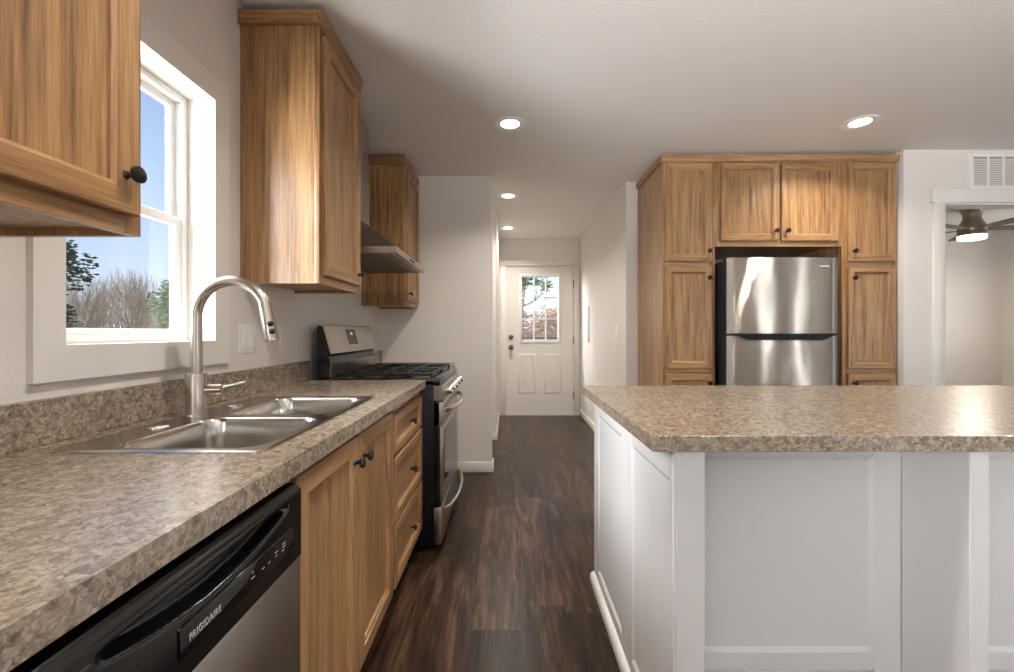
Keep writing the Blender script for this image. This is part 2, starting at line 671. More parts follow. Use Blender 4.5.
# ------------------------------------------------------------------ setting
CEIL = 2.43
XW = -1.045          # inner face of the left wall
struct('floor', boxes((-1.19, 7.7, -4.3, 6.2, -0.06, 0.0)), 'floor', 'dark brown walnut plank floor')
struct('ceiling', boxes((-1.19, 7.7, -4.3, 6.2, CEIL, CEIL + 0.08)), 'ceiling', 'white textured ceiling')
WY0, WY1, WZ0, WZ1 = 1.018, 1.559, 1.112, 1.976      # kitchen window opening
struct('wall_left', boxes((-1.19, XW, -4.3, -2.0, 0, CEIL), (-1.19, XW, -0.7, WY0, 0, CEIL),
                          (-1.19, XW, -2.0, -0.7, 0, 0.40), (-1.19, XW, -2.0, -0.7, 2.15, CEIL), (-1.19, XW, WY1, 6.2, 0, CEIL),
                          (-1.19, XW, WY0, WY1, 0, WZ0), (-1.19, XW, WY0, WY1, WZ1, CEIL)), 'wall')
struct('wall_kitchen_end', boxes((XW, -0.123, 3.615, 3.72, 0, CEIL)), 'wall')
struct('wall_hall_left', boxes((XW, -0.114, 4.685, 4.79, 0, CEIL), (-0.22, -0.114, 4.79, 6.08, 0, CEIL)), 'wall')
struct('wall_hall_right', boxes((1.015, 1.115, 3.75, 6.08, 0, CEIL), (1.115, 2.785, 3.75, 3.85, 0, CEIL)), 'wall')
DX0, DX1 = -0.012, 0.926
struct('wall_back', boxes((XW, DX0, 6.08, 6.2, 0, CEIL), (DX1, 1.115, 6.08, 6.2, 0, CEIL), (DX0, DX1, 6.08, 6.2, 2.065, CEIL)), 'wall')
OX0, OX1, OZ = 3.065, 3.90, 2.056                     # cased opening to the bedroom
struct('wall_right', boxes((2.785, OX0, 3.09, 3.20, 0, CEIL), (OX1, 7.6, 3.09, 3.20, 0, CEIL), (OX0, OX1, 3.09, 3.20, OZ, CEIL),
                           (2.785, 2.885, 3.20, 5.7, 0, CEIL)), 'wall')
struct('wall_bedroom_back', boxes((2.885, 6.4, 5.6, 5.7, 0, CEIL)), 'wall')
struct('wall_bedroom_right', boxes((6.3, 6.4, 3.2, 3.7, 0, CEIL), (6.3, 6.4, 4.9, 5.6, 0, CEIL), (6.3, 6.4, 3.7, 4.9, 0, 0.9), (6.3, 6.4, 3.7, 4.9, 2.1, CEIL)), 'wall')
struct('wall_living_rear', boxes((XW, 0.2, -4.3, -4.2, 0, CEIL), (2.8, 5.53, -4.3, -4.2, 0, CEIL), (6.03, 7.02, -4.3, -4.2, 0, CEIL), (7.42, 7.6, -4.3, -4.2, 0, CEIL),
                                 (0.2, 2.8, -4.3, -4.2, 0, 0.55), (0.2, 2.8, -4.3, -4.2, 2.25, CEIL),
                                 (5.53, 6.03, -4.3, -4.2, 0, 0.2), (5.53, 6.03, -4.3, -4.2, 2.15, CEIL),
                                 (7.02, 7.42, -4.3, -4.2, 0, 0.2), (7.02, 7.42, -4.3, -4.2, 2.15, CEIL)), 'wall')
struct('wall_living_right', boxes((7.6, 7.7, -4.3, -2.0, 0, CEIL), (7.6, 7.7, 0.8, 3.2, 0, CEIL), (7.6, 7.7, -2.0, 0.8, 0, 0.6), (7.6, 7.7, -2.0, 0.8, 2.2, CEIL)), 'wall')


def base(name, *bs):
    bm = bmesh.new()
    for b in bs:
        bx(bm, *b, 0, 0.004, 2)
    struct(name, bm, 'trim')


base('baseboard_kitchen_end', (-0.40, -0.111, 3.603, 3.615, 0, 0.085), (-0.123, -0.111, 3.615, 3.73, 0, 0.085))
base('baseboard_hall_left', (-0.30, -0.102, 4.673, 4.685, 0, 0.085), (-0.114, -0.102, 4.685, 6.068, 0, 0.085))
base('baseboard_hall_right', (1.003, 1.015, 3.738, 6.068, 0, 0.085), (1.003, 1.108, 3.738, 3.75, 0, 0.085))
base('baseboard_right', (2.80, 2.966, 3.078, 3.09, 0, 0.085), (4.0, 7.6, 3.078, 3.09, 0, 0.085))
base('baseboard_bedroom', (2.885, 6.3, 5.588, 5.6, 0, 0.085))

# casing round the bedroom opening
bm = bmesh.new()
bx(bm, 2.985, OX0, 3.074, 3.09, 0, OZ + 0.001, 0, 0.003)
bx(bm, OX1, OX1 + 0.08, 3.074, 3.09, 0, OZ + 0.001, 0, 0.003)
bx(bm, 2.967, OX1 + 0.098, 3.070, 3.09, OZ, OZ + 0.092, 0, 0.003)
bx(bm, OX0, OX0 + 0.012, 3.09, 3.2, 0, OZ)
bx(bm, OX1 - 0.012, OX1, 3.09, 3.2, 0, OZ)
bx(bm, OX0 + 0.012, OX1 - 0.012, 3.09, 3.2, OZ - 0.012, OZ)
struct('trim_1', bm, 'trim', 'white flat casing around the bedroom doorway')

# ------------------------------------------------------------------ window_1 over the sink
w1 = bpy.data.objects.new('window_1', None)
w1.location = (XW, 1.29, WZ0)
COL.objects.link(w1)
w1['kind'] = 'structure'
w1['label'] = 'white framed single-hung window above the kitchen sink'
bm = bmesh.new()
cw = 0.075
bx(bm, XW, -1.028, 0.955, WY0, WZ0 - cw, WZ1 + cw)
bx(bm, XW, -1.028, WY1, WY1 + cw, WZ0 - cw, WZ1 + cw)
bx(bm, XW, -1.028, WY0, WY1, WZ0 - cw, WZ0)
bx(bm, XW, -1.028, WY0, WY1, WZ1, WZ1 + cw)
link_mesh('casing', bm, 'trim', w1)
bm = bmesh.new()
jt = 0.008
bx(bm, -1.17, -1.028, WY0, WY0 + jt, WZ0, WZ1)
bx(bm, -1.17, -1.028, WY1 - jt, WY1, WZ0, WZ1)
bx(bm, -1.17, -1.028, WY0 + jt, WY1 - jt, WZ0, WZ0 + jt)
bx(bm, -1.17, -1.028, WY0 + jt, WY1 - jt, WZ1 - jt, WZ1)
link_mesh('jamb', bm, 'trim', w1)


def rect_ring(bm, x0, x1, ya, yb, za, zb, t, bev=0.004, tb=None):
    tb = tb or t
    bx(bm, x0, x1, ya, ya + t, za, zb, 0, bev)
    bx(bm, x0, x1, yb - t, yb, za, zb, 0, bev)
    bx(bm, x0, x1, ya + t, yb - t, za, za + tb, 0, bev)
    bx(bm, x0, x1, ya + t, yb - t, zb - t, zb, 0, bev)


bm = bmesh.new()
rect_ring(bm, -1.175, -1.125, WY0 + jt, WY1 - jt, WZ0 + jt, WZ1 - jt, 0.022)
link_mesh('frame', bm, 'vinyl', w1)
ya, yb = WY0 + jt + 0.018, WY1 - jt - 0.018
bm = bmesh.new()
rect_ring(bm, -1.155, -1.133, ya, yb, WZ0 + 0.026, 1.545, 0.030, 0.004, 0.022)
lo = link_mesh('lower_sash', bm, 'vinyl', w1)
link_mesh('pane', boxes((-1.147, -1.143, ya + 0.028, yb - 0.028, WZ0 + 0.046, 1.517)), 'glass', lo)
bm = bmesh.new()
rect_ring(bm, -1.172, -1.154, ya, yb, 1.53, WZ1 - 0.026, 0.026)
up = link_mesh('upper_sash', bm, 'vinyl', w1)
link_mesh('pane', boxes((-1.166, -1.162, ya + 0.024, yb - 0.024, 1.554, WZ1 - 0.05)), 'glass', up)
struct('sun_limit_eave', boxes((-1.768, -1.19, -4.5, 6.6, 2.45, 2.58)), 'trim', 'white unseen eave added to limit sun at the kitchen window')  # out of view, added to cut the sun entering the kitchen window


# plain windows of the living area and bedroom (off camera, they bring the daylight in)
def far_window(n, x0, x1, y0, y1, z0, z1, mull):
    r = bpy.data.objects.new('window_%d' % n, None)
    r.location = ((x0 + x1) / 2, (y0 + y1) / 2, z0)
    COL.objects.link(r)
    r['kind'] = 'structure'
    bm = bmesh.new()
    t = 0.05
    alongx = (x1 - x0) > (y1 - y0)
    if alongx:
        for a in [x0, x1 - t] + [x0 + (x1 - x0) * m - t / 2 for m in mull]:
            bx(bm, a, a + t, y0, y1, z0, z1)
        bx(bm, x0, x1, y0, y1, z0, z0 + t); bx(bm, x0, x1, y0, y1, z1 - t, z1)
    else:
        for a in [y0, y1 - t] + [y0 + (y1 - y0) * m - t / 2 for m in mull]:
            bx(bm, x0, x1, a, a + t, z0, z1)
        bx(bm, x0, x1, y0, y1, z0, z0 + t); bx(bm, x0, x1, y0, y1, z1 - t, z1)
    link_mesh('frame', bm, 'vinyl', r)


far_window(2, 0.2, 2.8, -4.28, -4.22, 0.55, 2.25, (0.33, 0.67))
far_window(3, 5.53, 6.03, -4.28, -4.22, 0.2, 2.15, ())
far_window(4, 7.02, 7.42, -4.28, -4.22, 0.2, 2.15, ())
far_window(5, 7.62, 7.68, -2.0, 0.8, 0.6, 2.2, (0.5,))
far_window(7, -1.15, -1.09, -2.0, -0.7, 0.40, 2.15, (0.5,))
far_window(6, 6.32, 6.38, 3.7, 4.9, 0.9, 2.1, (0.5,))

# ------------------------------------------------------------------ door_1, end of the hall
d1 = bpy.data.objects.new('door_1', None)
d1.location = (0.457, 6.08, 0)
COL.objects.link(d1)
d1['kind'] = 'structure'
d1['label'] = 'white entry door with nine-lite window at the end of the hall'
SX0, SX1, SZ0, SZ1 = 0.0, 0.914, 0.035, 2.05
GX0, GX1, GZ0, GZ1 = 0.165, 0.745, 1.0, 1.955        # lite frame outer
yf = 6.085
bm = bmesh.new()
bx(bm, SX0, GX0 + 0.02, yf, yf + 0.045, SZ0, SZ1)
bx(bm, GX1 - 0.02, SX1, yf, yf + 0.045, SZ0, SZ1)
bx(bm, GX0 + 0.02, GX1 - 0.02, yf, yf + 0.045, SZ0, GZ0 + 0.02)
bx(bm, GX0 + 0.02, GX1 - 0.02, yf, yf + 0.045, GZ1 - 0.02, SZ1)
slab = link_mesh('slab', bm, 'trim', d1)
for a, b in ((0.155, 0.395), (0.515, 0.755)):
    bm = bmesh.new()
    O, U, V, W = Vector((a, yf, 0.30)), Vector((1, 0, 0)), Vector((0, 0, 1)), Vector((0, -1, 0))
    w_, h_ = b - a, 0.55
    prev = None
    for ins, dep in ((0, 0), (0.012, 0.007), (0.026, 0.007), (0.045, 0.001), (0.06, 0.004)):
        ring = [bm.verts.new(O + U * p + V * q + W * dep) for p, q in ((ins, ins), (w_ - ins, ins), (w_ - ins, h_ - ins), (ins, h_ - ins))]
        if prev:
            for s in range(4):
                bm.faces.new((prev[s], prev[(s + 1) % 4], ring[(s + 1) % 4], ring[s]))
        prev = ring
    bm.faces.new(prev)
    link_mesh('raised_panel', bm, 'trim', d1)
bm = bmesh.new()
rx = lambda x0, x1, z0, z1: bx(bm, x0, x1, yf - 0.012, yf + 0.05, z0, z1, 0, 0.004)
t = 0.04
rx(GX0, GX0 + t, GZ0, GZ1); rx(GX1 - t, GX1, GZ0, GZ1)
rx(GX0 + t, GX1 - t, GZ0, GZ0 + t); rx(GX0 + t, GX1 - t, GZ1 - t, GZ1)
gx0, gx1, gz0, gz1 = GX0 + t, GX1 - t, GZ0 + t, GZ1 - t
for i in (1, 2):
    x = gx0 + (gx1 - gx0) * i / 3
    bx(bm, x - 0.009, x + 0.009, yf + 0.004, yf + 0.03, gz0, gz1)
    z = gz0 + (gz1 - gz0) * i / 3
    bx(bm, gx0, gx1, yf + 0.005, yf + 0.029, z - 0.009, z + 0.009)
lf = link_mesh('window_frame', bm, 'vinyl', d1)
link_mesh('pane', boxes((gx0, gx1, yf + 0.015, yf + 0.019, gz0, gz1)), 'glass', lf)
bm = bmesh.new()
lathe(bm, (0.055, yf, 0.94), (0, -1, 0), [(0.033, 0), (0.033, 0.006), (0.014, 0.01), (0.012, 0.032), (0.027, 0.04), (0.031, 0.054), (0.024, 0.066), (0, 0.069)], 20)
link_mesh('knob', bm, 'bronze_dark', d1)
bm = bmesh.new()
lathe(bm, (0.055, yf, 1.08), (0, -1, 0), [(0.033, 0), (0.033, 0.010), (0.026, 0.016), (0.012, 0.017), (0.012, 0.03), (0, 0.031)], 20)
link_mesh('deadbolt', bm, 'bronze_dark', d1)
for z in (0.28, 1.03, 1.82):
    bm = bmesh.new()
    cyl(bm, (0.920, 6.074, z - 0.05), (0.920, 6.074, z + 0.05), 0.007, None, 10)
    link_mesh('hinge', bm, 'bronze_dark', d1)
bm = bmesh.new()
for a, b in ((-0.09, DX0), (DX1, 1.0)):
    bx(bm, a, b, 6.064, 6.08, 0, 2.065, 0, 0.003)
bx(bm, -0.09, 1.0, 6.064, 6.08, 2.065, 2.14, 0, 0.003)
link_mesh('casing', bm, 'trim', d1)
link_mesh('jamb', boxes((DX0 - 0.001, SX0 + 0.001, 6.092, 6.2, 0, 2.065), (SX1 - 0.001, DX1 + 0.001, 6.092, 6.2, 0, 2.065),
                          (DX0, DX1, 6.092, 6.2, SZ1 - 0.001, 2.066)), 'trim', d1)
link_mesh('threshold', boxes((DX0, DX1, 6.07, 6.2, 0, 0.036)), 'trim', d1)


# ------------------------------------------------------------------ cabinet fronts
X, Y, Z = Vector((1, 0, 0)), Vector((0, 1, 0)), Vector((0, 0, 1))
NX, NY = -X, -Y


def add_knob(parent, at, W, scale=1.0):
    bm = bmesh.new()
    s = scale
    lathe(bm, at, W, [(0.0085 * s, 0), (0.0075 * s, 0.002), (0.0055 * s, 0.007), (0.006 * s, 0.014), (0.0145 * s, 0.019), (0.0165 * s, 0.023),
                      (0.0155 * s, 0.027), (0.010 * s, 0.029), (0, 0.0295)], 20)
    return link_mesh('knob', bm, 'knob', parent)


def front_x(parent, name, xb, y0, y1, z0, z1, knob=None, fr=0.058, drawer=False):
    """front facing +X on the left run"""
    bm = bmesh.new()
    door_panel(bm, (xb, y0, z0), Y, Z, X, y1 - y0, z1 - z0, 0.019, fr, 1 if drawer else 0)
    o = link_mesh(name, bm, ['oak_z', 'oak_y'], parent)
    if knob:
        add_knob(o, (xb + 0.019, knob[0], knob[1]), X)
    return o


def front_y(parent, name, yb, x0, x1, z0, z1, knob=None, fr=0.055, drawer=False):
    """front facing -Y (fridge wall)"""
    bm = bmesh.new()
    door_panel(bm, (x0, yb, z0), X, Z, NY, x1 - x0, z1 - z0, 0.019, fr, 1 if drawer else 0)
    o = link_mesh(name, bm, ['oak_z', 'oak_x'], parent)
    if knob:
        add_knob(o, (knob[0], yb - 0.019, knob[1]), NY)
    return o


# ------------------------------------------------------------------ upper cabinets on the left wall
UB, UT, UF = 1.340, 2.352, -0.734


def upper(y0, y1, label, doors, crown_near=True, crown_far=True):
    t = thing('upper_cabinet', label, 'cabinet', (XW, (y0 + y1) / 2, UB), 'oak upper cabinets on the left wall')
    bm = bmesh.new()
    xb = XW + 0.002
    bx(bm, xb, UF - 0.019, y0, y0 + 0.014, UB, UT)
    bx(bm, xb, UF - 0.019, y1 - 0.014, y1, UB, UT)
    bx(bm, xb, UF - 0.019, y0 + 0.014, y1 - 0.014, UB + 0.014, UB + 0.03)
    bx(bm, xb, UF - 0.019, y0 + 0.014, y1 - 0.014, UT - 0.016, UT)
    bx(bm, xb, xb + 0.008, y0 + 0.014, y1 - 0.014, UB + 0.03, UT - 0.016)
    link_mesh('carcass', bm, 'oak_z', t)
    bm = bmesh.new()
    s = 0.038
    bx(bm, UF - 0.019, UF, y0, y0 + s, UB, UT, 0, 0.001)
    bx(bm, UF - 0.019, UF, y1 - s, y1, UB, UT, 0, 0.001)
    bx(bm, UF - 0.019, UF, y0 + s, y1 - s, UB, UB + s, 1, 0.001)
    bx(bm, UF - 0.019, UF, y0 + s, y1 - s, UT - s, UT, 1, 0.001)
    link_mesh('face_frame', bm, ['oak_z', 'oak_y'], t)
    for a, b, kn in doors:
        front_x(t, 'door', UF, a, b, UB + 0.034, UT - 0.03, kn)
    # crown: prism with a slight cove
    bm = bmesh.new()
    ya = y0 - (0.016 if crown_near else 0)
    yb_ = y1 + (0.016 if crown_far else 0)
    prof = [(UF - 0.02, UT - 0.004), (UF + 0.004, UT - 0.004), (UF + 0.010, UT + 0.004), (UF + 0.016, UT + 0.044), (UF + 0.016, UT + 0.05), (UF - 0.02, UT + 0.05)]
    prism(bm, prof, ya, yb_, 1, 0)
    if crown_near:
        bx(bm, xb, UF - 0.02, ya, y0 + 0.02, UT - 0.004, UT + 0.05, 1)
    if crown_far:
        bx(bm, xb, UF - 0.02, y1 - 0.02, yb_, UT - 0.004, UT + 0.05, 0)
    bx(bm, xb, UF - 0.02, ya + 0.02, yb_ - 0.02, UT, UT + 0.012, 0)
    link_mesh('crown_moulding', bm, ['oak_y', 'oak_x'], t)
    return t


upper(0.02, 0.882, 'oak wall cabinet beside the near edge of the window, above the dishwasher',
      [(0.045, 0.44, (0.40, 1.47)), (0.458, 0.858, (0.826, 1.445))])
upper(1.72, 2.175, 'oak wall cabinet between the window and the range hood', [(1.745, 2.15, (2.118, 1.425))])
upper(3.15, 3.612, 'oak wall cabinet beyond the range hood against the end wall', [(3.175, 3.588, (3.21, 1.43))], True, False)

# ------------------------------------------------------------------ base run on the left
BF = -0.456      # face frame front
CT = 0.861       # under side of the worktop


def base_cab(name, label, y0, y1):
    t = thing(name, label, 'cabinet', (XW, (y0 + y1) / 2, 0), None)
    bm = bmesh.new()
    xb = XW + 0.002
    bx(bm, xb, BF - 0.019, y0, y0 + 0.016, 0.0, CT)
    bx(bm, xb, BF - 0.019, y1 - 0.016, y1, 0.0, CT)
    bx(bm, xb, BF - 0.019, y0 + 0.016, y1 - 0.016, 0.115, 0.131)
    bx(bm, xb, xb + 0.006, y0 + 0.016, y1 - 0.016, 0.131, CT)
    # the side panels stop at the toe space
    link_mesh('carcass', bm, 'oak_z', t)
    bm = bmesh.new()
    s = 0.032
    bx(bm, BF - 0.019, BF, y0, y0 + s, 0.115, CT, 0, 0.001)
    bx(bm, BF - 0.019, BF, y1 - s, y1, 0.115, CT, 0, 0.001)
    bx(bm, BF - 0.019, BF, y0 + s, y1 - s, CT - 0.05, CT, 1, 0.001)
    bx(bm, BF - 0.019, BF, y0 + s, y1 - s, 0.115, 0.115 + s, 1, 0.001)
    link_mesh('face_frame', bm, ['oak_z', 'oak_y'], t)
    return t


sb = thing('base_cabinet', 'oak sink base cabinet with two doors under the sink', 'cabinet', (XW, 1.307, 0))


def fill_base(t, y0, y1, mid=False):
    xb = XW + 0.002
    bm = bmesh.new()
    xf = BF - 0.019
    for a, b in ((y0, y0 + 0.016), (y1 - 0.016, y1)):
        bx(bm, xb, xf, a, b, 0.115, CT)
        bx(bm, xb, xf - 0.055, a, b, 0.0, 0.115)
    bx(bm, xb, xf, y0 + 0.016, y1 - 0.016, 0.115, 0.131)
    bx(bm, xb, xb + 0.006, y0 + 0.016, y1 - 0.016, 0.131, CT)
    link_mesh('carcass', bm, 'oak_z', t)
    bm = bmesh.new()
    s = 0.032
    bx(bm, xf, BF, y0, y0 + s, 0.115, CT, 0, 0.001)
    bx(bm, xf, BF, y1 - s, y1, 0.115, CT, 0, 0.001)
    bx(bm, xf, BF, y0 + s, y1 - s, CT - 0.055, CT, 1, 0.001)
    bx(bm, xf, BF, y0 + s, y1 - s, 0.115, 0.115 + s, 1, 0.001)
    if mid:
        m = (y0 + y1) / 2
        bx(bm, xf, BF, m - s / 2, m + s / 2, 0.115 + s, CT - 0.055, 0, 0.001)
    link_mesh('face_frame', bm, ['oak_z', 'oak_y'], t)
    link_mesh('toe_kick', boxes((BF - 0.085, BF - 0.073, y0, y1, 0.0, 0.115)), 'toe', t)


fill_base(sb, 0.912, 1.702, True)
front_x(sb, 'door', BF, 0.922, 1.297, 0.138, 0.843, (1.266, 0.775))
front_x(sb, 'door', BF, 1.307, 1.690, 0.138, 0.843, (1.338, 0.775))
db = thing('drawer_cabinet', 'oak base cabinet with three stacked drawers beside the range', 'cabinet', (XW, 2.0, 0))
fill_base(db, 1.704, 2.288)
for z0, z1, zk in ((0.668, 0.825, 0.748), (0.402, 0.655, 0.53), (0.138, 0.389, 0.265)):
    front_x(db, 'drawer', BF, 1.726, 2.272, z0, z1, (2.0, zk), 0.046, True)
fb = thing('base_cabinet', 'oak base cabinet beyond the range against the end wall', 'cabinet', (XW, 3.34, 0))
fill_base(fb, 3.068, 3.612)
front_x(fb, 'door', BF, 3.085, 3.595, 0.138, 0.66, (3.13, 0.60))
front_x(fb, 'drawer', BF, 3.085, 3.595, 0.675, 0.835, (3.34, 0.755), 0.046, True)
nb = thing('base_cabinet', 'oak base cabinet on the near side of the dishwasher', 'cabinet', (XW, -0.15, 0))
fill_base(nb, -0.6, 0.296)
front_x(nb, 'door', BF, -0.585, -0.155, 0.138, 0.843, (-0.19, 0.775))
front_x(nb, 'door', BF, -0.148, 0.28, 0.138, 0.843, (-0.115, 0.775))

# ------------------------------------------------------------------ dishwasher
dw = thing('dishwasher', 'stainless dishwasher with black control panel under the left counter', 'dishwasher', (XW, 0.605, 0))
DY0, DY1 = 0.302, 0.906
link_mesh('tub', boxes((XW + 0.05, -0.462, DY0, DY1, 0.02, 0.852)), 'black_matte', dw)
bm = bmesh.new()
bx(bm, -0.462, -0.425, DY0, DY1, 0.115, 0.692, 0, 0.002)
link_mesh('door', bm, 'steel', dw)
link_mesh('toe_plate', boxes((-0.52, -0.508, DY0, DY1, 0.0, 0.11)), 'black_matte', dw)
bm = bmesh.new()
nu, nv = 150, 70
zA, zB = 0.693, 0.840


def sstep(a, b, t):
    t = max(0.0, min(1.0, (t - a) / (b - a)))
    return t * t * (3 - 2 * t)


def dw_x(y, z):
    x = -0.424
    x -= 0.012 * sstep(0.826, 0.840, z)                       # rounded upper lip
    low = 0.772 + 0.030 * ((y - 0.655) / 0.20) ** 2            # the grip's curved lower edge
    band = sstep(low, low + 0.010, z) * (1 - sstep(0.812, 0.818, z))
    x -= 0.026 * band * sstep(0.455, 0.475, y) * (1 - sstep(0.835, 0.855, y))
    return x


grid = [[bm.verts.new((dw_x(DY0 + (DY1 - DY0) * i / nu, zA + (zB - zA) * j / nv), DY0 + (DY1 - DY0) * i / nu, zA + (zB - zA) * j / nv)) for j in range(nv + 1)] for i in range(nu + 1)]
for i in range(nu):
    for j in range(nv):
        bm.faces.new((grid[i][j], grid[i + 1][j], grid[i + 1][j + 1], grid[i][j + 1])).smooth = True
B0 = [bm.verts.new((-0.462, DY0, zA)), bm.verts.new((-0.462, DY1, zA)), bm.verts.new((-0.462, DY1, zB)), bm.verts.new((-0.462, DY0, zB))]
bm.faces.new([g[0] for g in grid] + [B0[1], B0[0]])
bm.faces.new([g[-1] for g in grid] + [B0[2], B0[3]])
bm.faces.new(grid[0] + [B0[3], B0[0]])
bm.faces.new(grid[-1] + [B0[2], B0[1]])
bm.faces.new(B0)
cp = link_mesh('control_panel', bm, 'black', dw, None, True, 85)
bm = bmesh.new()
bx(bm, -0.425, -0.4215, 0.567, 0.868, 0.722, 0.766, 0, 0.003)
link_mesh('button_strip', bm, 'dark_glass', cp)
bm = bmesh.new()
for k in range(5):
    z = 0.775 + k * 0.0085
    bx(bm, -0.4255, -0.4225, 0.335, 0.448, z, z + 0.004, 0, 0.001, 1)
link_mesh('vent', bm, 'grey_black', cp)
for y, z, w, h in ((0.725, 0.742, 0.014, 0.0022), (0.727, 0.75, 0.005, 0.004), (0.757, 0.741, 0.010, 0.0016), (0.776, 0.741, 0.010, 0.0016),
                   (0.800, 0.747, 0.012, 0.002), (0.801, 0.740, 0.009, 0.002), (0.826, 0.750, 0.014, 0.0025), (0.827, 0.744, 0.012, 0.002), (0.826, 0.738, 0.008, 0.0016)):
    bm = bmesh.new()
    bx(bm, -0.4216, -0.4210, y, y + w * 0.75, z, z + h * 0.8)
    link_mesh('button', bm, 'print', cp)


def lettering(text, parent, origin, U, V, width, mat, name='lettering', font_scale=1.0, depth=0.0006):
    cu = bpy.data.curves.new('text', 'FONT')
    cu.body = text
    cu.size = 1.0
    cu.extrude = 0.01
    cu.space_character = 1.12
    ob = bpy.data.objects.new('text', cu)
    COL.objects.link(ob)
    dg = bpy.context.evaluated_depsgraph_get()
    me = bpy.data.meshes.new_from_object(ob.evaluated_get(dg))
    bpy.data.objects.remove(ob)
    xs = [v.co.x for v in me.vertices]
    s = width / (max(xs) - min(xs))
    U, V = Vector(U), Vector(V)
    N = U.cross(V)
    off = world_of(parent)
    x0 = min(xs)
    for v in me.vertices:
        c = v.co.copy()
        v.co = Vector(origin) + U * ((c.x - x0) * s) + V * (c.y * s * font_scale) + N * (c.z / 0.01 * depth) - off
    me.materials.append(M[mat])
    o = bpy.data.objects.new(name, me)
    o.parent = parent
    COL.objects.link(o)
    return o


lettering('FRIGIDAIRE', cp, (-0.4212, 0.584, 0.7395), Y, Z, 0.064, 'print', font_scale=1.25)

# ------------------------------------------------------------------ worktop and sink
CF = -0.424
SKX0, SKX1, SKY0, SKY1 = -0.952, -0.500, 0.905, 1.680
ct = thing('countertop', 'grey brown mottled laminate countertop along the left wall around the sink', 'countertop', (XW, 0.85, CT))
hx0, hx1, hy0, hy1 = SKX0 + 0.02, SKX1 - 0.012, SKY0 + 0.02, SKY1 - 0.02
bm = boxes((XW + 0.001, CF, -0.6, hy0, CT, 0.90), (XW + 0.001, CF, hy1, 2.290, CT, 0.90),
           (XW + 0.001, hx0, hy0, hy1, CT, 0.90), (hx1, CF, hy0, hy1, CT, 0.90))
link_mesh('worktop', bm, 'counter', ct)
bm = bmesh.new()
bx(bm, XW + 0.001, -1.025, -0.6, 2.290, 0.90, 1.0, 0, 0.0015, 1)
link_mesh('backsplash', bm, 'counter', ct)
c2 = thing('countertop', 'short mottled laminate countertop between the range and the end wall', 'countertop', (XW, 3.34, CT))
bm = bmesh.new()
bx(bm, XW + 0.001, CF, 3.068, 3.614, CT, 0.90, 0, 0.0015, 1)
link_mesh('worktop', bm, 'counter', c2)
bm = bmesh.new()
bx(bm, XW + 0.001, -1.025, 3.068, 3.614, 0.90, 1.0, 0, 0.0015, 1)
link_mesh('backsplash', bm, 'counter', c2)

sk = thing('kitchen_sink', 'double bowl stainless drop-in sink in the left counter', 'sink', ((SKX0 + SKX1) / 2, (SKY0 + SKY1) / 2, 0.90))
bowls = [(-0.850, -0.530, 0.932, 1.262, 0.05), (-0.850, -0.530, 1.312, 1.648, 0.05)]
bm = bmesh.new()
zt = 0.9045
rim_prof = [(0.0, 0.9003), (0.0, 0.9025), (0.006, 0.9055), (0.012, zt)]
prev = None
for ins, z in rim_prof:
    ring = [bm.verts.new((x, y, z)) for x, y in rrect(SKX0 + ins, SKX1 - ins, SKY0 + ins, SKY1 - ins, 0.022)]
    if prev:
        n = len(ring)
        for i in range(n):
            f = bm.faces.new((prev[i], prev[(i + 1) % n], ring[(i + 1) % n], ring[i])); f.smooth = True
    prev = ring
edges = [bm.edges.get((prev[i], prev[(i + 1) % len(prev)])) for i in range(len(prev))]
inner = []
for x0, x1, y0, y1, r in bowls:
    lp = [bm.verts.new((x, y, zt)) for x, y in rrect(x0, x1, y0, y1, r)]
    edges += [bm.edges.new((lp[i], lp[(i + 1) % len(lp)])) for i in range(len(lp))]
    inner.append(lp)
bmesh.ops.triangle_fill(bm, use_beauty=True, use_dissolve=False, edges=edges, normal=(0, 0, 1))
link_mesh('rim', bm, 'sink', sk)
for (x0, x1, y0, y1, r) in bowls:
    bm = bmesh.new()
    prev = None
    for ins, z in ((0.0, zt), (0.003, 0.902), (0.006, 0.893), (0.010, 0.85), (0.016, 0.76), (0.024, 0.735), (0.045, 0.722), (0.10, 0.718)):
        rr = max(0.02, r - ins * 0.3)
        ring = [bm.verts.new((x, y, z)) for x, y in rrect(x0 + ins, x1 - ins, y0 + ins, y1 - ins, rr)]
        if prev:
            n = len(ring)
            for i in range(n):
                f = bm.faces.new((prev[i], prev[(i + 1) % n], ring[(i + 1) % n], ring[i])); f.smooth = True
        prev = ring
    bm.faces.new(prev)
    b = link_mesh('bowl', bm, 'sink', sk)
    bm = bmesh.new()
    lathe(bm, ((x0 + x1) / 2, (y0 + y1) / 2, 0.7182), Z, [(0.055, 0), (0.055, 0.003), (0.045, 0.004), (0.038, 0.001), (0, 0.0012)], 24)
    link_mesh('drain', bm, 'chrome', b)

# side caps on the sink deck
bm = bmesh.new()
lathe(bm, (-0.902, 1.135, zt), Z, [(0.027, 0), (0.027, 0.002), (0.022, 0.0045), (0, 0.0055)], 24)
tag(link_mesh('hole_cover', bm, 'chrome', None, (-0.902, 1.135, zt)), 'round metal hole cover on the sink deck at the near side of the faucet', 'hole cover', 'metal covers on the sink deck')
bm = bmesh.new()
lathe(bm, (-0.902, 1.455, zt), Z, [(0.024, 0), (0.024, 0.003), (0.018, 0.006), (0.018, 0.008), (0, 0.009)], 24)
tag(link_mesh('hole_cover', bm, 'chrome', None, (-0.902, 1.455, zt)), 'round metal hole cover on the sink deck at the far side of the faucet', 'hole cover', 'metal covers on the sink deck')

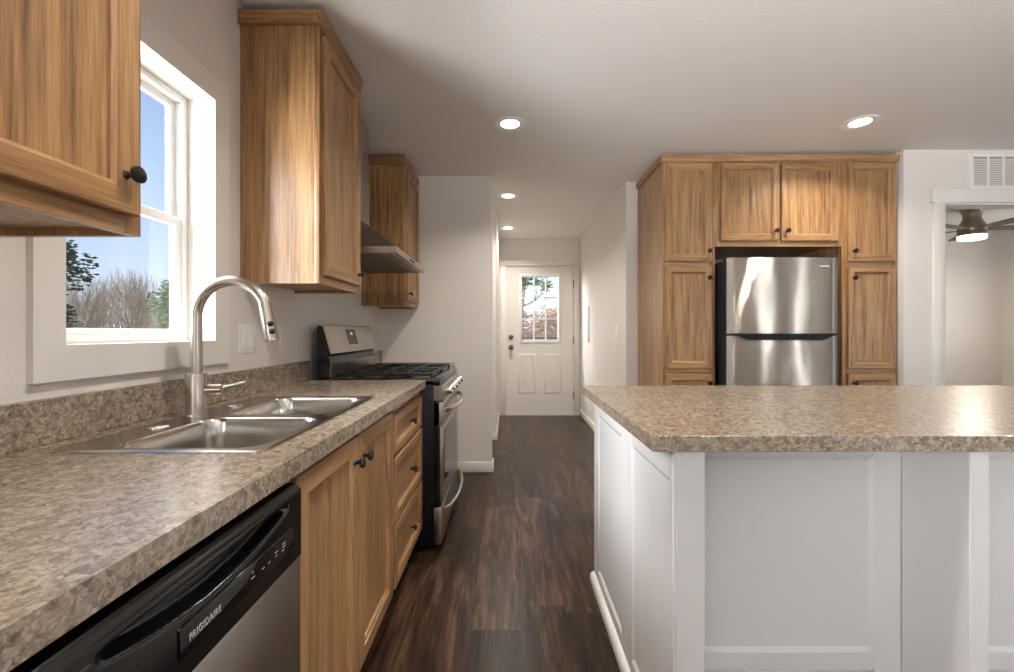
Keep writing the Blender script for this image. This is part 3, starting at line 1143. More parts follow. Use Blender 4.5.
# faucet
fx, fy = -0.911, 1.29
fa = thing('kitchen_faucet', 'brushed nickel gooseneck pull-down faucet on the sink deck', 'faucet', (fx, fy, zt))
bm = bmesh.new()
lathe(bm, (fx, fy, zt), Z, [(0.030, 0), (0.030, 0.004), (0.0275, 0.006), (0.0275, 0.122), (0.0265, 0.126), (0.017, 0.127)], 28)
link_mesh('base', bm, 'nickel', fa)
bm = bmesh.new()
pts = [(fx, fy, zt + 0.11), (fx, fy, 1.10), (fx, fy, 1.18)]
rad = 0.104
cxx, czz = fx + rad, 1.196
for i in range(0, 25):
    a = PI - (PI - R(22)) * i / 24
    pts.append((cxx + rad * math.cos(a), fy, czz + rad * math.sin(a)))
tube(bm, pts, 0.0158, 18)
link_mesh('spout', bm, 'nickel', fa)
a = R(22)
pe = Vector((cxx + rad * math.cos(a), fy, czz + rad * math.sin(a)))
dn = Vector((0.20, 0, -0.98)).normalized()
bm = bmesh.new()
lathe(bm, pe - dn * 0.004, dn, [(0.0165, 0), (0.0172, 0.01), (0.0185, 0.06), (0.0195, 0.112), (0.0185, 0.118), (0.014, 0.119)], 24)
hd = link_mesh('spray_head', bm, 'nickel', fa)
for s in (0.062, 0.085):
    bm = bmesh.new()
    bd = (NY * 0.75 + X * 0.66).normalized()
    lathe(bm, pe + dn * s + bd * 0.0165, bd, [(0.0085, 0), (0.0085, 0.003), (0.006, 0.0045), (0, 0.005)], 14)
    link_mesh('button', bm, 'black', hd)
bm = bmesh.new()
cyl(bm, (fx + 0.02, fy + 0.008, 0.980), (fx + 0.062, fy + 0.02, 0.980), 0.0155, 0.0150, 20)
hb = link_mesh('handle_hub', bm, 'nickel', fa)
bm = bmesh.new()
tube(bm, [(fx + 0.055, fy + 0.018, 0.982), (fx + 0.085, fy + 0.026, 0.989), (fx + 0.122, fy + 0.036, 0.999)], [0.0055, 0.005, 0.0048], 12)
link_mesh('lever', bm, 'nickel', hb)


# switch and outlet plates
def plate_x(name, label, cat, x, y, z, w, h, W, inserts):
    """plate on a wall whose face is x; W is +1 or -1"""
    t = thing(name, label, cat, (x, y, z))
    bm = bmesh.new()
    x0, x1 = sorted((x, x + 0.006 * W))
    bx(bm, x0, x1, y - w / 2, y + w / 2, z - h / 2, z + h / 2, 0, 0.002)
    link_mesh('plate', bm, 'plastic', t)
    for nm, dy, dz, iw, ih, d, mt in inserts:
        bm = bmesh.new()
        x0, x1 = sorted((x + 0.004 * W, x + (0.006 + d) * W))
        bx(bm, x0, x1, y + dy - iw / 2, y + dy + iw / 2, z + dz - ih / 2, z + dz + ih / 2, 0, 0.0012, 1)
        link_mesh(nm, bm, mt, t)
    return t


plate_x('light_switch', 'white double rocker switch plate on the wall behind the faucet', 'light switch', XW, 1.765, 1.123, 0.114, 0.117, 1,
        [('rocker', -0.023, 0, 0.033, 0.066, 0.003, 'plastic'), ('rocker', 0.023, 0, 0.033, 0.066, 0.003, 'plastic')])
plate_x('power_outlet', 'white power outlet plate on the wall under the middle oak wall cabinet', 'outlet', XW, 2.035, 1.123, 0.07, 0.117, 1,
        [('socket', 0, 0.019, 0.03, 0.028, 0.002, 'plastic'), ('socket', 0, -0.019, 0.03, 0.028, 0.002, 'plastic'),
         ('slots', -0.006, 0.021, 0.002, 0.009, 0.0025, 'slot'), ('slots', 0.006, 0.021, 0.002, 0.009, 0.0025, 'slot'),
         ('slots', -0.006, -0.017, 0.002, 0.009, 0.0025, 'slot'), ('slots', 0.006, -0.017, 0.002, 0.009, 0.0025, 'slot')])
plate_x('light_switch', 'white switch plate on the hall wall beside the tall oak cabinet', 'light switch', 1.015, 4.04, 1.145, 0.114, 0.125, -1,
        [('rocker', -0.023, 0, 0.033, 0.066, 0.003, 'plastic'), ('rocker', 0.023, 0, 0.033, 0.066, 0.003, 'plastic')])
plate_x('light_switch', 'small white switch plate on the hall wall left of the entry door', 'light switch', -0.114, 5.6, 1.16, 0.07, 0.117, 1,
        [('rocker', 0, 0, 0.033, 0.066, 0.003, 'plastic')])
ep = thing('breaker_panel', 'narrow white panel on the right hall wall near the entry door', 'electrical panel', (1.015, 5.5, 1.25))
bm = bmesh.new()
bx(bm, 1.005, 1.015, 5.42, 5.60, 1.02, 1.47, 0, 0.003)
link_mesh('frame', bm, 'trim', ep)
bm = bmesh.new()
bx(bm, 1.000, 1.006, 5.44, 5.58, 1.04, 1.45, 0, 0.002)
for k in range(10):
    z = 1.06 + k * 0.038
    bx(bm, 0.997, 1.001, 5.46, 5.56, z, z + 0.012)
link_mesh('cover', bm, 'plastic', ep)

# ------------------------------------------------------------------ range
rg = thing('gas_range', 'black and stainless gas range between the two left countertops', 'range', (-0.68, 2.68, 0))
RY0, RY1 = 2.300, 3.060
bm = bmesh.new()
bx(bm, -0.990, -0.384, RY0, RY1, 0.03, 0.893, 0, 0.003)
for x in (-0.93, -0.45):
    for y in (RY0 + 0.06, RY1 - 0.06):
        cyl(bm, (x, y, 0.0), (x, y, 0.03), 0.02, None, 12)
bx(bm, -0.95, -0.40, RY0 + 0.02, RY1 - 0.02, 0.012, 0.03)
link_mesh('body', bm, 'black_matte', rg)
bm = bmesh.new()
bx(bm, -0.935, -0.350, RY0, RY1, 0.868, 0.908, 0, 0.006, 3)
link_mesh('cooktop', bm, 'black', rg)
for (bxx, byy, rr) in ((-0.80, 2.47, 0.036), (-0.80, 2.89, 0.042), (-0.53, 2.47, 0.048), (-0.53, 2.89, 0.036)):
    bm = bmesh.new()
    lathe(bm, (bxx, byy, 0.9075), Z, [(rr + 0.016, 0), (rr + 0.014, 0.006), (rr, 0.008), (rr, 0.013), (rr - 0.006, 0.017), (0, 0.018)], 24)
    link_mesh('burner', bm, 'black_iron', rg)
for gy0, gy1 in ((RY0 + 0.03, 2.675), (2.685, RY1 - 0.03)):
    bm = bmesh.new()
    gx0_, gx1_ = -0.905, -0.395
    zt0, zt1 = 0.921, 0.934
    b = 0.012
    bx(bm, gx0_, gx1_, gy0, gy0 + b, zt0, zt1, 0, 0.002, 1)
    bx(bm, gx0_, gx1_, gy1 - b, gy1, zt0, zt1, 0, 0.002, 1)
    bx(bm, gx0_, gx0_ + b, gy0, gy1, zt0, zt1, 0, 0.002, 1)
    bx(bm, gx1_ - b, gx1_, gy0, gy1, zt0, zt1, 0, 0.002, 1)
    my = (gy0 + gy1) / 2
    bx(bm, gx0_, gx1_, my - b / 2, my + b / 2, zt0 + 0.001, zt1 + 0.003, 0, 0.002, 1)
    for x in (-0.80, -0.665, -0.53):
        bx(bm, x - b / 2, x + b / 2, gy0, gy1, zt0 + 0.001, zt1 + 0.003, 0, 0.002, 1)
    for x in (gx0_, gx1_ - b):
        for y in (gy0, gy1 - b):
            bx(bm, x, x + b, y, y + b, 0.9075, zt0)
    link_mesh('grate', bm, 'black_iron', rg)
# backguard: black end caps with a slanted steel console
prof = [(-0.992, 0.905), (-0.930, 0.905), (-0.922, 0.985), (-0.932, 1.02), (-0.922, 1.035), (-0.962, 1.178), (-0.975, 1.184), (-0.992, 1.184)]
bm = bmesh.new()
prism(bm, prof, RY0, RY1, 1)
bg = link_mesh('backguard', bm, 'black', rg)
bm = bmesh.new()
prism(bm, [(-0.9225, 1.034), (-0.9165, 1.036), (-0.9575, 1.184), (-0.966, 1.189), (-0.985, 1.189), (-0.985, 1.184), (-0.9625, 1.180)], RY0 - 0.002, RY1 + 0.002, 1)
cs = link_mesh('console', bm, 'steel', bg)
bm = bmesh.new()
prism(bm, [(-0.9295, 0.912), (-0.9245, 0.912), (-0.917, 0.985), (-0.9225, 0.985)], RY0 + 0.002, RY1 - 0.002, 1)
link_mesh('lower_trim', bm, 'steel', bg)
# display on the slanted face
sl = Vector((-0.9575 + 0.9165, 0, 1.184 - 1.036)).normalized()
nrm = Vector((sl.z, 0, -sl.x))
c0 = Vector((-0.9165, 2.665, 1.036)) + sl * 0.088
bm = bmesh.new()
vs = []
for d in (0.0, 0.003):
    for a, b in ((-0.072, -0.045), (0.072, -0.045), (0.072, 0.045), (-0.072, 0.045)):
        vs.append(bm.verts.new(c0 + Y * a + sl * b + nrm * d))
for ids in ((0, 1, 2, 3), (4, 5, 6, 7), (0, 1, 5, 4), (1, 2, 6, 5), (2, 3, 7, 6), (3, 0, 4, 7)):
    bm.faces.new([vs[i] for i in ids])
dp = link_mesh('display', bm, 'display', cs)
bm = bmesh.new()
vs = [bm.verts.new(c0 + Y * a + sl * b + nrm * 0.0034) for a, b in ((-0.012, 0.012), (0.012, 0.012), (0.012, 0.026), (-0.012, 0.026))]
bm.faces.new(vs)
link_mesh('digits', bm, 'digit', dp)
# front control panel and knobs
bm = bmesh.new()
prism(bm, [(-0.384, 0.79), (-0.338, 0.79), (-0.332, 0.80), (-0.338, 0.862), (-0.350, 0.868), (-0.384, 0.868)], RY0 + 0.001, RY1 - 0.001, 1)
cpn = link_mesh('control_panel', bm, 'steel', rg)
for i in range(5):
    y = RY0 + 0.10 + i * 0.14
    bm = bmesh.new()
    lathe(bm, (-0.337, y, 0.832), Vector((0.99, 0, 0.1)), [(0.028, 0), (0.028, 0.006), (0.024, 0.008), (0.022, 0.034), (0.019, 0.039), (0, 0.040)], 22)
    link_mesh('knob', bm, 'chrome', cpn)
# oven door
bm = bmesh.new()
bx(bm, -0.384, -0.352, RY0 + 0.003, RY1 - 0.003, 0.245, 0.782, 0, 0.004)
od = link_mesh('oven_door', bm, 'black', rg)
bm = bmesh.new()
bx(bm, -0.384, -0.339, RY0 + 0.003, RY1 - 0.003, 0.655, 0.782, 0, 0.005)
bx(bm, -0.353, -0.341, RY0 + 0.006, RY1 - 0.006, 0.247, 0.657, 0, 0.003)
link_mesh('steel_front', bm, 'steel', od)
bm = bmesh.new()
bx(bm, -0.342, -0.3385, RY0 + 0.10, RY1 - 0.10, 0.33, 0.62, 0, 0.001, 1)
link_mesh('window', bm, 'dark_glass', od)


def bow_handle(parent, z, y0, y1, bulge, r):
    bm = bmesh.new()
    pts = []
    n = 22
    for i in range(n + 1):
        s = i / n
        y = y0 + (y1 - y0) * s
        pts.append((-0.338 + bulge * math.sin(PI * s) ** 0.55, y, z))
    tube(bm, pts, r, 14)
    return link_mesh('handle', bm, 'chrome', parent)


bow_handle(od, 0.735, RY0 + 0.04, RY1 - 0.04, 0.060, 0.014)
bm = bmesh.new()
bx(bm, -0.384, -0.341, RY0 + 0.003, RY1 - 0.003, 0.035, 0.232, 0, 0.005)
dr = link_mesh('storage_drawer', bm, 'steel', rg)
bow_handle(dr, 0.205, RY0 + 0.05, RY1 - 0.05, 0.054, 0.0105)

# ------------------------------------------------------------------ hood
hd_ = thing('range_hood', 'stainless chimney range hood on the wall above the gas range', 'range hood', (XW, 2.685, 1.557))
HY0, HY1, HXF = 2.292, 3.078, -0.575
bm = bmesh.new()
xb = XW + 0.002
bx(bm, xb, HXF, HY0, HY1, 1.562, 1.598, 0, 0.002, 1)
cz = 1.815
lo_ = [(xb, HY0 + 0.003, 1.597), (HXF - 0.003, HY0 + 0.003, 1.597), (HXF - 0.003, HY1 - 0.003, 1.597), (xb, HY1 - 0.003, 1.597)]
hi_ = [(xb, 2.572, cz), (-0.868, 2.572, cz), (-0.868, 2.798, cz), (xb, 2.798, cz)]
A = [bm.verts.new(p) for p in lo_]
B = [bm.verts.new(p) for p in hi_]
for i in range(4):
    bm.faces.new((A[i], A[(i + 1) % 4], B[(i + 1) % 4], B[i]))
bm.faces.new(B)
bm.faces.new(A)
link_mesh('canopy', bm, 'steel', hd_)
bm = bmesh.new()
bx(bm, xb, -0.872, 2.576, 2.794, cz - 0.005, 2.10, 0, 0.002, 1)
bx(bm, xb, -0.876, 2.580, 2.790, 2.10, CEIL - 0.002, 0, 0.002, 1)
link_mesh('chimney', bm, 'steel', hd_)
bm = bmesh.new()
bx(bm, xb + 0.05, HXF - 0.03, HY0 + 0.03, HY1 - 0.03, 1.557, 1.563)
for k in range(14):
    y = HY0 + 0.06 + k * 0.05
    bx(bm, xb + 0.08, HXF - 0.07, y, y + 0.012, 1.554, 1.558)
link_mesh('filter', bm, 'filter', hd_)
bm = bmesh.new()
for k in range(4):
    y = 2.62 + k * 0.035
    lathe(bm, (HXF, y, 1.580), X, [(0.008, 0), (0.008, 0.003), (0, 0.0035)], 12)
link_mesh('buttons', bm, 'black', hd_)

# ------------------------------------------------------------------ fridge wall cabinets
PF = 3.130        # face frame front
PB = 3.735
PT = 2.360


def tall_cabinet(label, x0, x1, d0, d1, kx):
    t = thing('pantry_cabinet', label, 'cabinet', ((x0 + x1) / 2, PF, 0), 'tall oak pantry cabinets beside the fridge')
    bm = bmesh.new()
    yf_ = PF + 0.019
    for a, b in ((x0, x0 + 0.016), (x1 - 0.016, x1)):
        bx(bm, a, b, yf_, PB, 0, PT)
    bx(bm, x0 + 0.016, x1 - 0.016, yf_, PB, PT - 0.016, PT)
    bx(bm, x0 + 0.016, x1 - 0.016, yf_, PB, 0.10, 0.116)
    bx(bm, x0 + 0.016, x1 - 0.016, PB - 0.006, PB, 0.116, PT - 0.016)
    link_mesh('carcass', bm, 'oak_z', t)
    bm = bmesh.new()
    s = 0.035
    bx(bm, x0, x0 + s, PF, yf_, 0.10, PT, 0, 0.001)
    bx(bm, x1 - s, x1, PF, yf_, 0.10, PT, 0, 0.001)
    for za, zb in ((0.10, 0.14), (0.84, 0.90), (1.60, 1.67), (PT - 0.04, PT)):
        bx(bm, x0 + s, x1 - s, PF, yf_, za, zb, 1, 0.001)
    link_mesh('face_frame', bm, ['oak_z', 'oak_x'], t)
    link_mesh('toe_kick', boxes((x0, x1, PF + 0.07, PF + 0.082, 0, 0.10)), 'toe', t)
    front_y(t, 'door', PF, d0, d1, 1.650, 2.350, (kx, 1.722))
    front_y(t, 'door', PF, d0, d1, 0.891, 1.618, (kx, 1.533))
    front_y(t, 'door', PF, d0, d1, 0.125, 0.853, (kx, 0.790))
    return t


tall_cabinet('tall oak pantry cabinet left of the refrigerator, next to the hall', 1.110, 1.479, 1.121, 1.453, 1.427)
tall_cabinet('tall oak pantry cabinet right of the refrigerator, next to the white wall', 2.383, 2.768, 2.417, 2.751, 2.452)
of = thing('fridge_cabinet', 'oak two-door cabinet above the refrigerator', 'cabinet', (1.931, PF, 1.758))
bm = bmesh.new()
bx(bm, 1.480, 1.496, PF + 0.019, PB, 1.758, PT)
bx(bm, 2.366, 2.382, PF + 0.019, PB, 1.758, PT)
bx(bm, 1.496, 2.366, PF + 0.019, PB, 1.766, 1.782)
bx(bm, 1.496, 2.366, PF + 0.019, PB, PT - 0.016, PT)
bx(bm, 1.496, 2.366, PB - 0.006, PB, 1.782, PT - 0.016)
link_mesh('carcass', bm, 'oak_z', of)
bm = bmesh.new()
bx(bm, 1.480, 1.520, PF, PF + 0.019, 1.758, PT, 0, 0.001)
bx(bm, 2.342, 2.382, PF, PF + 0.019, 1.758, PT, 0, 0.001)
bx(bm, 1.918, 1.954, PF, PF + 0.019, 1.80, PT - 0.035, 0, 0.001)
bx(bm, 1.520, 2.342, PF, PF + 0.019, 1.758, 1.80, 1, 0.001)
bx(bm, 1.520, 2.342, PF, PF + 0.019, PT - 0.035, PT, 1, 0.001)
link_mesh('face_frame', bm, ['oak_z', 'oak_x'], of)
front_y(of, 'door', PF, 1.512, 1.929, 1.794, 2.346, (1.897, 1.864))
front_y(of, 'door', PF, 1.943, 2.346, 1.794, 2.346, (1.979, 1.864))
# one crown over the three units
bm = bmesh.new()
z0, z1 = PT - 0.004, PT + 0.048
prism(bm, [(PF + 0.02, PT + 0.001), (PF - 0.0005, PT + 0.001), (PF - 0.0005, z0), (PF - 0.004, z0), (PF - 0.010, z0 + 0.008), (PF - 0.017, z1 - 0.008), (PF - 0.017, z1), (PF + 0.02, z1)], 1.094, 2.782, 0)
bx(bm, 1.094, 1.122, PF + 0.02, PB, PT + 0.001, z1)
bx(bm, 1.122, 2.770, PF + 0.02, PB, PT + 0.001, PT + 0.01)
tag(link_mesh('crown_moulding', bm, 'oak_x', None, (1.94, PF, PT)), 'oak crown moulding along the top of the pantry and fridge cabinets', 'moulding')

# ------------------------------------------------------------------ refrigerator
fr = thing('refrigerator', 'stainless top-freezer refrigerator between the oak pantry cabinets', 'refrigerator', (1.89, 3.36, 0))
FX0, FX1 = 1.515, 2.284
bm = bmesh.new()
bx(bm, FX0 + 0.004, FX1 - 0.004, 3.092, 3.715, 0.02, 1.650, 0, 0.006)
for x in (FX0 + 0.08, FX1 - 0.08):
    cyl(bm, (x, 3.2, 0), (x, 3.2, 0.02), 0.025, None, 12)
    cyl(bm, (x, 3.6, 0), (x, 3.6, 0.02), 0.025, None, 12)
link_mesh('body', bm, 'grey_black', fr)


def fridge_door(name, z0, z1):
    """slightly crowned steel front with dark edges"""
    bm = bmesh.new()
    n = 24
    front = []
    poly = []
    for i in range(n + 1):
        s = i / n
        x = FX0 + (FX1 - FX0) * s
        edge = min(s, 1 - s) / 0.03
        y = 3.028 - 0.010 * (1 - (2 * s - 1) ** 2)
        if edge < 1:
            y += 0.010 * (1 - edge) ** 2
        poly.append((x, y))
    A = [bm.verts.new((x, y, z0)) for x, y in poly]
    B = [bm.verts.new((x, y, z1)) for x, y in poly]
    for i in range(n):
        f = bm.faces.new((A[i], A[i + 1], B[i + 1], B[i]))
        f.smooth = True
        f.material_index = 0
    a0, a1 = bm.verts.new((FX0, 3.088, z0)), bm.verts.new((FX1, 3.088, z0))
    b0, b1 = bm.verts.new((FX0, 3.088, z1)), bm.verts.new((FX1, 3.088, z1))
    for vs in (A + [a1, a0], B + [b1, b0], [A[0], B[0], b0, a0], [A[-1], B[-1], b1, a1], [a0, a1, b1, b0]):
        f = bm.faces.new(vs)
        f.material_index = 1
    return link_mesh(name, bm, ['fridge', 'grey_black'], fr)


zs = 1.128
fz = fridge_door('freezer_door', zs + 0.010, 1.662)
fd = fridge_door('fridge_door', 0.06, zs - 0.004)
# dark pocket handles at the split: a shallow trapezoid under the freezer door edge
bm = bmesh.new()
prism(bm, [(FX0 + 0.02, zs + 0.012), (FX1 - 0.02, zs + 0.012), (FX1 - 0.06, zs - 0.006), (FX1 - 0.12, zs - 0.034), (FX0 + 0.14, zs - 0.034), (FX0 + 0.07, zs - 0.006)], 3.004, 3.03, 1)
link_mesh('handle', bm, 'black_matte', fd)
bm = bmesh.new()
bx(bm, 2.145, 2.215, 3.0185, 3.0235, 1.595, 1.607, 0, 0.001, 1)
link_mesh('badge', bm, 'print', fz)

# ------------------------------------------------------------------ island
isl = thing('kitchen_island', 'white panelled kitchen island base with open bays', 'kitchen island', (1.45, 1.6, 0))
IX0, IX1, IY0, IY1 = 0.413, 2.55, 1.262, 2.045
bm = bmesh.new()
bx(bm, IX0, IX1, IY0 + 0.008, IY1, 0.0, CT)
link_mesh('body', bm, 'island', isl)
# side framing on x = IX0 face
bm = bmesh.new()
fxx = 0.405
for a, b in ((1.958, IY1), (1.43, 1.56), (1.075, 1.098)):
    bx(bm, fxx, IX0, a, b, 0.0, CT, 0, 0.002, 1)
for za, zb in ((0.0, 0.083), (0.782, CT)):
    bx(bm, fxx, IX0, 1.56, 1.958, za, zb, 0, 0.002, 1)
    bx(bm, fxx, IX0, 1.098, 1.43, za, zb, 0, 0.002, 1)


def bead(bm, xo, xi, ya, yb, za, zb, w=0.011):
    """sloped bead inside a recess on an x face: from xo (proud) down to xi"""
    A = [bm.verts.new((xo, y, z)) for y, z in ((ya, za), (yb, za), (yb, zb), (ya, zb))]
    B = [bm.verts.new((xi, y, z)) for y, z in ((ya + w, za + w), (yb - w, za + w), (yb - w, zb - w), (ya + w, zb - w))]
    for s in range(4):
        bm.faces.new((A[s], A[(s + 1) % 4], B[(s + 1) % 4], B[s]))


bead(bm, fxx + 0.001, IX0 - 0.0005, 1.56, 1.958, 0.083, 0.782)
bead(bm, fxx + 0.001, IX0 - 0.0005, 1.098, 1.43, 0.083, 0.782)
link_mesh('side_frame', bm, 'island', isl)
# legs: panel ends carrying the overhang
legs = [(0.408, 0.484), (1.131, 1.179), (1.826, 1.874), (2.502, 2.55)]
for i, (a, b) in enumerate(legs):
    bm = bmesh.new()
    if i == 0:
        bx(bm, 0.413, b, 1.075, IY0 + 0.008, 0.0, CT, 0, 0.0015, 1)
    else:
        bx(bm, a, b, 1.075, IY0, 0.0, CT, 0, 0.0015, 1)
    link_mesh('support_panel', bm, 'island', isl)
# front frames in the three bays
for (a, b) in ((0.484, 1.131), (1.179, 1.826), (1.874, 2.502)):
    bm = bmesh.new()
    s = 0.078
    bx(bm, a, a + s, IY0, IY0 + 0.009, 0.0, CT, 0, 0.0015, 1)
    bx(bm, b - s, b, IY0, IY0 + 0.009, 0.0, CT, 0, 0.0015, 1)
    bx(bm, a + s, b - s, IY0, IY0 + 0.009, 0.182, 0.232, 0, 0.0015, 1)
    bx(bm, a + s, b - s, IY0 + 0.001, IY0 + 0.009, 0.0, 0.176, 0, 0.0015, 1)
    bx(bm, a + s, b - s, IY0, IY0 + 0.009, CT - 0.07, CT, 0, 0.0015, 1)
    A = [bm.verts.new((x, IY0 + 0.001, z)) for x, z in ((a + s, 0.232), (b - s, 0.232), (b - s, CT - 0.07), (a + s, CT - 0.07))]
    w = 0.011
    B = [bm.verts.new((x, IY0 + 0.0078, z)) for x, z in ((a + s + w, 0.232 + w), (b - s - w, 0.232 + w), (b - s - w, CT - 0.07 - w), (a + s + w, CT - 0.07 - w))]
    for q in range(4):
        bm.faces.new((A[q], A[(q + 1) % 4], B[(q + 1) % 4], B[q]))
    link_mesh('front_frame', bm, 'island', isl)
bm = bmesh.new()
prism(bm, [(0.405, 0.0), (0.384, 0.0), (0.384, 0.022), (0.388, 0.032), (0.396, 0.038), (0.405, 0.040)], 1.075, IY1, 1)
link_mesh('shoe_moulding', bm, 'island', isl)
bm = bmesh.new()
bx(bm, 0.350, 2.62, 1.060, 2.056, CT + 0.0005, 0.90, 0, 0.0015, 1)
tag(link_mesh('countertop', bm, 'counter', None, (1.45, 1.56, CT)), 'mottled laminate countertop of the white island', 'countertop')

# ------------------------------------------------------------------ vent on the right wall
vt = thing('wall_vent', 'white return air vent high on the wall above the bedroom doorway', 'vent', (3.48, 3.09, 2.27))
VX0, VX1, VZ0, VZ1 = 3.242, 3.72, 2.154, 2.402
bm = bmesh.new()
for b in ((VX0, VX0 + 0.028, VZ0, VZ1), (VX1 - 0.028, VX1, VZ0, VZ1), (VX0 + 0.028, VX1 - 0.028, VZ0, VZ0 + 0.024), (VX0 + 0.028, VX1 - 0.028, VZ1 - 0.024, VZ1)):
    bx(bm, b[0], b[1], 3.080, 3.0905, b[2], b[3], 0, 0.003)
n = 4
for i in range(1, n):
    x = VX0 + 0.028 + (VX1 - VX0 - 0.056) * i / n
    bx(bm, x - 0.007, x + 0.007, 3.082, 3.0905, VZ0 + 0.024, VZ1 - 0.024)
link_mesh('frame', bm, 'plastic', vt)
bm = bmesh.new()
k = 0
z = VZ0 + 0.028
while z < VZ1 - 0.034:
    prism(bm, [(3.0835, z), (3.0845, z + 0.001), (3.0895, z + 0.010), (3.0885, z + 0.010)], VX0 + 0.028, VX1 - 0.028, 0)
    z += 0.0125
link_mesh('louvers', bm, 'plastic', vt)
link_mesh('duct', boxes((VX0 + 0.028, VX1 - 0.028, 3.0893, 3.0899, VZ0 + 0.024, VZ1 - 0.024)), 'duct', vt)

# ------------------------------------------------------------------ recessed lights
def downlight(x, y, label):
    t = thing('recessed_light', label, 'ceiling light', (x, y, CEIL), 'recessed ceiling lights')
    bm = bmesh.new()
    lathe(bm, (x, y, CEIL), -Z, [(0.098, 0), (0.098, 0.003), (0.092, 0.006), (0.078, 0.006), (0.058, 0.001), (0.058, 0.0)], 36)
    link_mesh('trim_ring', bm, 'vinyl', t)
    bm = bmesh.new()
    lathe(bm, (x, y, CEIL), -Z, [(0.058, 0.0008), (0.05, 0.0012), (0, 0.0016)], 36)
    link_mesh('lens', bm, 'lens', t)
    d = bpy.data.lights.new('lamp_light', 'AREA')
    d.shape = 'DISK'
    d.size = 0.11
    d.spread = R(135)
    d.energy = LAMP_W
    d.color = LAMP_C
    o = bpy.data.objects.new('lamp_light', d)
    o.location = (0, 0, -0.008)
    o.parent = t
    COL.objects.link(o)
    return t


downlight(0.0185, 2.708, 'round recessed ceiling light over the kitchen aisle, in front of the range')
downlight(2.157, 2.688, 'round recessed ceiling light in front of the refrigerator cabinets')
downlight(0.010, 4.14, 'middle round recessed ceiling light at the start of the hall')
downlight(0.012, 5.415, 'farthest round recessed ceiling light just before the entry door')
downlight(0.0185, 0.9, 'unseen recessed ceiling light added over the near end of the kitchen aisle')  # this and the next are out of view, added to light the island top
downlight(2.157, 0.9, 'unseen recessed ceiling light added above the near end of the island')
for x, y in ((0.0185, -2.2), (3.9, 0.3)):  # two more added out of view for their light
    downlight(x, y, 'unseen recessed ceiling light added over the living area')

# ------------------------------------------------------------------ ceiling fan in the bedroom
fn = thing('ceiling_fan', 'flush mount ceiling fan with lit drum light seen through the bedroom doorway', 'ceiling fan', (4.86, 4.60, CEIL))
fc = Vector((4.86, 4.60, 0))
bm = bmesh.new()
lathe(bm, fc + Z * CEIL, -Z, [(0.098, 0), (0.098, 0.006), (0.088, 0.02), (0.074, 0.05), (0.071, 0.085), (0.079, 0.115), (0.098, 0.15), (0.113, 0.185), (0.115, 0.215), (0.109, 0.225), (0, 0.226)], 36)
link_mesh('motor_housing', bm, 'fan_metal', fn)
bm = bmesh.new()
lathe(bm, fc + Z * (CEIL - 0.222), -Z, [(0.114, 0), (0.114, 0.05), (0.108, 0.056), (0.103, 0.050)], 36)
link_mesh('light_ring', bm, 'fan_metal', fn)
bm = bmesh.new()
lathe(bm, fc + Z * (CEIL - 0.262), -Z, [(0.112, 0), (0.112, 0.040), (0.105, 0.052), (0.07, 0.057), (0, 0.058)], 36)
link_mesh('light_shade', bm, 'fan_lens', fn)
for kk in range(5):
    ang = R(-17 + 72 * kk)
    u = Vector((math.cos(ang), math.sin(ang), 0))
    v = Vector((-math.sin(ang), math.cos(ang), 0))
    zb = CEIL - 0.205
    bm = bmesh.new()
    out = []
    for s, wd in ((0.10, 0.035), (0.20, 0.055), (0.40, 0.068), (0.58, 0.074), (0.63, 0.066), (0.65, 0.045)):
        out.append((s, wd))
    tilt = -0.13
    top = []
    for z_ in (0.0, -0.007):
        L_ = [bm.verts.new(fc + u * s + v * wd + Z * (zb + z_ + wd * tilt)) for s, wd in out]
        R_ = [bm.verts.new(fc + u * s - v * wd + Z * (zb + z_ - wd * tilt)) for s, wd in out]
        bm.faces.new(L_ + R_[::-1])
        top.append(L_ + R_[::-1])
    a, b = top
    for i in range(len(a)):
        bm.faces.new((a[i], a[(i + 1) % len(a)], b[(i + 1) % len(a)], b[i]))
    link_mesh('blade', bm, 'fan_blade', fn)
pl = bpy.data.lights.new('fan_light', 'AREA')
pl.shape = 'DISK'
pl.size = 0.20
pl.energy = 22
pl.color = (1.0, 0.9, 0.78)
po = bpy.data.objects.new('fan_light', pl)
po.location = (0, 0, -0.335)
po.parent = fn
COL.objects.link(po)

# ------------------------------------------------------------------ outdoors
g = boxes((-60, 60, -60, 70, -0.80, -0.70))
o = struct('ground', g, 'ground', 'dry grass ground outside')


def leaf_quads(bm, c, rx, ry, rz, n, size, rng):
    for _ in range(n):
        while True:
            p = Vector((rng.uniform(-1, 1), rng.uniform(-1, 1), rng.uniform(-1, 1)))
            if p.length < 1:
                break
        p = Vector((p.x * rx, p.y * ry, p.z * rz)) + Vector(c)
        n_ = Vector((rng.gauss(0, 1), rng.gauss(0, 1), rng.gauss(0, 1))).normalized()
        _, a, b = frame_of(n_)
        s = size * rng.uniform(0.6, 1.3)
        vs = [bm.verts.new(p + a * s), bm.verts.new(p + b * s * 0.45), bm.verts.new(p - a * s), bm.verts.new(p - b * s * 0.45)]
        bm.faces.new(vs)


